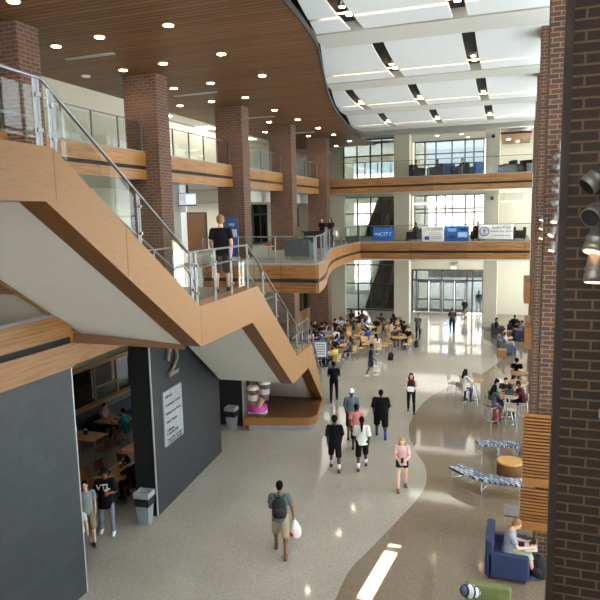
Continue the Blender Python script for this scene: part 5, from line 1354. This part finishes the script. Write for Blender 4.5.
# --- high tables on the right
ht=high_table(); hts=[((-1.55,25.95),'high round table of the woman in white jacket'),((-.2,24.0),'high round table crowded with four students'),((.2,26.05),'high round table by the fourth pier, nearer of two'),((.28,27.5),'high round table of the man in black tee and cap')]
for i,(xy,l) in enumerate(hts): place(ht,(*xy,0),.3*i,l,None,i==0)
bs=bar_stool()
sts=[(-1.95,25.4,-.6,'chrome bar stool under the woman in white jacket'),(-2.4,26.3,-1.9,'chrome bar stool left of the high table, empty'),(-1.5,26.75,3.0,'chrome bar stool behind the high table, empty'),(-.75,23.3,-.7,'chrome bar stool under the woman in grey top'),(-.75,24.2,-1.4,'chrome bar stool under the student in green top'),(-.25,24.75,3.1,'chrome bar stool under the man in charcoal tee'),(.38,24.2,1.6,'chrome bar stool under the student in maroon'),(-.05,23.15,0,'grey backed bar stool standing empty nearest the benches'),(.15,28.2,3.1,'chrome bar stool under the man in black cap'),(-.45,26.1,-1.5,'chrome bar stool left of the nearer high table by the fourth pier')]
for i,(x,y,rz,l) in enumerate(sts): place(bs,(x,y,0),rz,l,None,i==0)
def hs(xy,rz,lab,**k): return sit('high',xy,rz,lab,**k)
hs((-1.95,25.4),-.6,'woman in white jacket seated at a high table, back turned',skin='tan',shirt=('long','#c2bfba',1.06),legs=('jeans','#3a4660'),hair=('long','black'))
hs((-.75,23.3),-.7,'woman in grey top and patterned skirt on a bar stool',skin='brown',shirt=('tee','#4b4d50',1.04),legs=('shorts','#51374e'),hair=('long','black'))
hs((-.75,24.2),-1.4,'student in green and white top on a bar stool',skin='tan',shirt=('tee','#2f8f78',1.04),legs=('jeans','#25304a'),hair=('bun','black'))
hs((-.25,24.75),3.1,'man in charcoal tee facing the viewpoint at the crowded high table',skin='light',shirt=('tee','#2e3136',1.06),legs=('jeans','#20242e'),hair=('short','black'))
hs((.38,24.2),1.6,'student in maroon top beside the brick pier',skin='brown',shirt=('tee','#4a1f2c',1.04),legs=('jeans','#1d1f26'),hair=('short','black'))
hs((.15,28.2),3.1,'man in black tee and black cap leaning on a high table',skin='light',shirt=('tee','#141517',1.06),legs=('jeans','#1b1c21'),hair=('short','black'),cap=('#101013',False))
backpack('#a3202a','red backpack on the floor under the crowded high table',(-.55,23.75,0),.5,0,.95)
t=thing('laptop','grey open laptop on the crowded high table','laptop',(-.15,23.9,1.05)); MB().obox((-.12,23.85,1.06),(.33,.23,.018)).build('laptop_base',M['grey'],t); MB().obox((-.12,23.98,1.16),(.33,.012,.22),rx=-.2).build('laptop_screen',M['dframe'],t)

# --- lounge group beyond the fourth pier
ac=armchair(plain('#4e5a66',.7))
for i,(x,y,rz,z,l,c) in enumerate(((-.45,36.0,-1.4,0,'grey-blue armchair beside the tan cube table',None),(-.5,37.3,-1.5,0,'grey-blue armchair second from the tan cube table',None),(.0,42.2,3.0,0,'black armchair against the far cream wall','#1d1f23'),(-1.0,41.0,-1.6,0,'dark armchair by the right cream column base','#2a2d33'),(.35,40.2,1.8,0,'dark blue armchair beside the far pier','#25304a'),
    (-6.4,41.2,1.2,L2,'dark armchair at the left end of the lower bridge','#23262a'),(-2.35,41.2,3.0,L2,'dark armchair behind the photo banner','#2a2c31'),(-.55,41.3,2.8,L2,'black armchair at the right end of the lower bridge','#1e2023'),(.15,41.5,1.6,L2,'brown armchair at the far right of the lower bridge','#4b3a30'),
    (-6.3,41.6,-1.2,L3,'black armchair leftmost on the upper bridge','#1b1d20'),(-5.15,41.7,1.9,L3,'dark armchair second from left on the upper bridge','#22252a'),(-4.5,42.6,.3,L3,'blue armchair near the middle of the upper bridge','#3a5a8e'),(-3.55,41.6,2.2,L3,'large dark armchair in the middle of the upper bridge','#23262b'),(-2.75,42.8,1.0,L3,'small blue armchair right of the large dark one','#3e5f94'),(-.65,41.7,2.0,L3,'dark armchair left of the upper bridge corner bay','#24272b'),(.3,41.7,2.6,L3,'black armchair at the right end of the upper bridge','#17181a'))):
    o=place(ac,(x,y,z),rz,l,None,i==0,1.15 if z==L3 else None)
    if c:
        for ch in o.children:
            if ch.name.split('.')[0]!='leg': recol(ch,plain(c,.7))
    
solo(MB().rbox((-.62,35.0,.22),(.5,.5,.44),.03),'cube_table',plain('#9a7448',.6),'tan cube table in front of the grey-blue armchairs','side table')
solo(MB().rbox((.0,40.9,.2),(.8,.5,.4),.03),'coffee_table',plain('#8a6a48',.6),'low brown coffee table before the black armchair','coffee table')
def lo(xy,rz,lab,z=0.,**k): return sit('lounge',xy,rz,lab,z,face=False,**k)
lo((-.4,36.0),-1.4,'person in white top and blue jeans reclining in the grey-blue armchair',skin='tan',shirt=('tee','#b9bcc2',1.05),legs=('jeans','#3a558c'),hair=('short','brown'))
lo((-.45,37.3),-1.5,'person in pale shirt in the second grey-blue armchair',skin='light',shirt=('tee','#a9b3c0',1.05),legs=('jeans','#8fa0b8'),hair=('short','brown'))
lo((.0,42.2),3.0,'person in black with white papers in the far black armchair',skin='dark',shirt=('tee','#1b1c20',1.05),legs=('jeans','#23262e'),hair=('short','black'))
lo((-1.0,41.0),-1.6,'person in blue jeans seated by the right cream column',skin='brown',shirt=('tee','#20232b',1.05),legs=('jeans','#3b5a96'),hair=('short','black'))
lo((.35,40.2),1.8,'person in light blue top in the dark blue armchair',skin='tan',shirt=('tee','#7d97c0',1.05),legs=('jeans','#27345a'),hair=('short','black'))
lo((-6.4,41.2),1.2,'person in dark top at the left end of the lower bridge',L2,skin='tan',shirt=('tee','#23303a',1.05),legs=('jeans','#22252c'),hair=('short','black'))
lo((-2.35,41.2),3.0,'person in dark red top behind the photo banner',L2,skin='tan',shirt=('tee','#4a2a33',1.05),legs=('jeans','#22252c'),hair=('short','black'))
lo((-6.3,41.6),-1.2,'person in red top reading on the upper bridge',L3,skin='tan',shirt=('tee','#8e2a3c',1.05),legs=('jeans','#22252c'),hair=('short','black'))
lo((-5.1,41.7),1.9,'person in black in the second armchair of the upper bridge',L3,skin='tan',shirt=('tee','#24262b',1.05),legs=('jeans','#22252c'),hair=('short','black'))
lo((-3.5,41.6),2.2,'person in navy in the large dark upper bridge armchair',L3,skin='tan',shirt=('tee','#232c40',1.05),legs=('jeans','#22252c'),hair=('short','black'))
# second level sofa and counter
t=armchair(plain('#4a5157',.7),1.15,.85,.82,.66); t['label']='grey sofa seen from behind on second level by the glass rail'; t.name='sofa'; t['category']='sofa'; t.location=(-8.8,25.1,L2)
solo(MB().rbox((-8.95,25.5,L2+.62),(.5,.3,.14),.05),'red_jacket',M['red'],'red jacket lying over the grey second level sofa','jacket')
t=thing('side_table','small side table with a red box left of the grey sofa','side table',(-10.3,25.2,L2)); MB().lathe([(.25,.5),(.25,.53)],(-10.3,25.2,L2),18).build('tabletop',M['tabletop'],t); MB().tube([(-10.3,25.2,L2),(-10.3,25.2,L2+.5)],.025).build('column',M['steel'],t); MB().lathe([(.2,0),(.2,.02)],(-10.3,25.2,L2),16).build('base',M['steel'],t)
solo(MB().rbox((-10.3,25.2,L2+.57),(.25,.18,.08),.01),'red_box',M['red'],'red box on the small second level side table','box')
t=thing('counter','dark long counter on second level under the far windows','counter',(-10.5,32.6,L2)); MB().box(-11.3,32.4,L2+.9,-9.75,32.9,L2+.95).build('worktop',M['black'],t); MB().box(-11.2,32.6,L2,-9.85,32.8,L2+.9).build('front_panel',M['dframe'],t)
for i,(x,l) in enumerate(((-10.35,'person in black behind the second level counter, left of two'),(-9.95,'person in dark grey behind the second level counter, right of two'))):
    P_('standA',STAND,(x,33.4+.3*i),2.9,l,1.68,L2,skin='tan',shirt=('tee',['#1a1b1e','#2a2c31'][i],1.05),legs=('jeans','#20232a'),hair=('long' if i else 'short','black'))

# --- benches, ottoman, reading corner
def arc_bench(c,r0,r1,a0,a1,label):
    t=thing('curved_bench',label,'bench',(c[0],c[1],0)); n=14
    mb=MB(); vs=[];fs=[]
    for k in range(n+1):
        a=math.radians(a0+(a1-a0)*k/n); ca,sa=math.cos(a),math.sin(a)
        for r,z in ((r0,.385),(r1,.385),(r1,.43),(r1-.03,.46),(r0+.03,.46),(r0,.43)): vs.append((c[0]+r*ca,c[1]+r*sa,z))
    for k in range(n):
        for q in range(6): l=(q+1)%6; fs.append((k*6+q,k*6+l,k*6+6+l,k*6+6+q))
    fs+=[(5,4,3,2,1,0),tuple(n*6+q for q in range(6))]
    mb.add(vs,fs); mb.build('seat',M['weave'],t)
    for k in (.03,.5,.97):
        a=math.radians(a0+(a1-a0)*k); u=V((math.cos(a),math.sin(a),0)); cc_=V((c[0],c[1],0))
        p,q=cc_+u*(r0+.04),cc_+u*(r1-.04)
        MB().tube([p+V((0,0,.39)),p+V((0,0,.0))],.024).build('leg',M['chrome'],t); MB().tube([q+V((0,0,.39)),q],.024).build('leg',M['chrome'],t)
        MB().tube([p+V((0,0,.1)),q+V((0,0,.1))],.014).build('stretcher',M['chrome'],t)
arc_bench((-.1,19.35),1.62,2.1,218,284,'nearer curved bench in blue and white woven fabric with chrome legs')
arc_bench((-.1,18.5),1.75,2.2,118,80,'farther curved bench in blue and white woven fabric behind the ottoman')
t=thing('ottoman','round tan topped drum ottoman between the two curved benches','ottoman',(-.02,19.0,0)); MB().lathe([(.36,0),(.38,.02),(.38,.4)],(-.02,19.0,0),26).build('drum',plain('#6e4d28',.6),t); MB().lathe([(.385,.4),(.39,.42),(.385,.45),(.36,.46)],(-.02,19.0,0),26).build('top',plain('#b98d50',.6),t)
bl=armchair(plain('#1d2b4e',.65),1.05,.92,.92,.62); bl['label']='dark blue armchair at lower right with the reader in grey tee'; bl.location=(-.02,13.65,0); bl.rotation_euler=(0,0,-PI/2)
bl.children[1]
rd=dict(pz=.47,py=-.06,legL=(80,82,8),legR=(88,70,6),armL=(20,8,72,.3),armR=(26,8,66,.3),lean=8,nod=32)
SEAT['reader']=rd
r,j=sit('reader',(.05,13.62),-PI/2+.05,'person in grey tee and pale shorts reading in the dark blue armchair',skin='light',shirt=('tee','#8a8f9c',1.05),legs=('longshorts','#9aa08e'),shoes='#2d5aa0',hair=('short','fair'),h=1.78)
hp=(hand(r,j,0)+hand(r,j,1))/2
t=thing('tablet','tablet in a tan cover held by the reader','tablet',tuple(hp)); MB().obox(hp+V((.02,0,.05)),(.2,.26,.015),ry=-.6).build('cover',plain('#a57f5c',.6),t); MB().obox(hp+V((.012,0,.06)),(.14,.19,.012),ry=-.6).build('screen',M['black'],t)
solo(MB().obox(hp+V((-.02,.02,-.06)),(.26,.34,.03),ry=-.1),'open_book',plain('#d8d8da',.7),'open white book on the lap of the reader','book')
backpack('#101114','black backpack on the floor at the feet of the reader',(.62,13.55,0),-.4,0,1.1)
t=thing('side_table','small grey topped table with dark curved leg behind the blue armchair','side table',(.1,15.3,0))
MB().rbox((.12,15.25,.64),(.5,.62,.03),.05).build('tabletop',plain('#757370',.5),t)
mb=MB(); cur=[(.3,15.5,.62),(.52,15.2,.5),(.68,14.9,.3),(.72,14.75,.02)]; vs=[];fs=[]
for (x,y,z) in cur: vs+=[(x-.03,y-.14,z),(x-.03,y+.14,z),(x+.03,y+.14,z),(x+.03,y-.14,z)]
for k in range(3):
    for q in range(4): l=(q+1)%4; fs.append((k*4+q,k*4+l,k*4+4+l,k*4+4+q))
fs+=[(3,2,1,0),(12,13,14,15)]; mb.add(vs,fs); mb.build('leg',M['black'],t); MB().rbox((.45,15.0,.015),(.55,.5,.03),.05).build('foot',M['black'],t)
gr=armchair(plain('#626b3c',.7),.85,.85,.78,.6); gr['label']='green armchair cut by the lower edge at right'; gr.location=(-.35,11.35,0); gr.rotation_euler=(0,0,PI)
solo(MB().ell((-.68,11.45,.72),(.2,.1,.18),Matrix.Rotation(.3,3,'X')),'patterned_cushion',M['weave'],'blue and white woven cushion on the green armchair','cushion')
# window light bars lying on the floor are left to the sun

# ------------------------------------------------------------------ light, sky, camera
w=bpy.data.worlds.new('sky'); SC.world=w; w.use_nodes=True
bg=w.node_tree.nodes['Background']; bg.inputs[0].default_value=(.94,.97,1.,1); bg.inputs[1].default_value=3.0
sun=bpy.data.lights.new('sun','SUN'); sun.energy=125.; sun.angle=.0035; sun.color=(1,.97,.92)
so=bpy.data.objects.new('sun',sun); COL.objects.link(so)
d=V((.1,1,-.47)).normalized(); so.rotation_euler=d.to_track_quat('-Z','Y').to_euler()
cam=bpy.data.cameras.new('camera'); co=bpy.data.objects.new('camera',cam); COL.objects.link(co)
yaw,pitch,roll=.339,.137,-.0215
def rotm():
    cy,sy=math.cos(yaw),math.sin(yaw); cp,sp=math.cos(pitch),math.sin(pitch); cr,sr=math.cos(roll),math.sin(roll)
    Mz=Matrix(((cy,sy,0),(-sy,cy,0),(0,0,1))); Mx=Matrix(((1,0,0),(0,0,-1),(0,1,0)))
    Rx=Matrix(((1,0,0),(0,cp,-sp),(0,sp,cp))); Rr=Matrix(((cr,-sr,0),(sr,cr,0),(0,0,1)))
    return Rr@Rx@Mx@Mz
r=rotm()
m=Matrix((r[0],-V(r[1]),-V(r[2]))).transposed().to_4x4(); m.translation=(0,0,8.)
co.matrix_world=m
cam.sensor_width=36; cam.lens=616/600*36; cam.clip_start=.1; cam.clip_end=300
SC.camera=co
SC.view_settings.view_transform='Standard'; SC.view_settings.look='None'; SC.view_settings.gamma=1; SC.view_settings.exposure=0.8
SC.view_settings.use_curve_mapping=False
SC.cycles.use_denoising=True; SC.cycles.max_bounces=10; SC.cycles.diffuse_bounces=5; SC.cycles.transparent_max_bounces=24; SC.cycles.sample_clamp_indirect=6
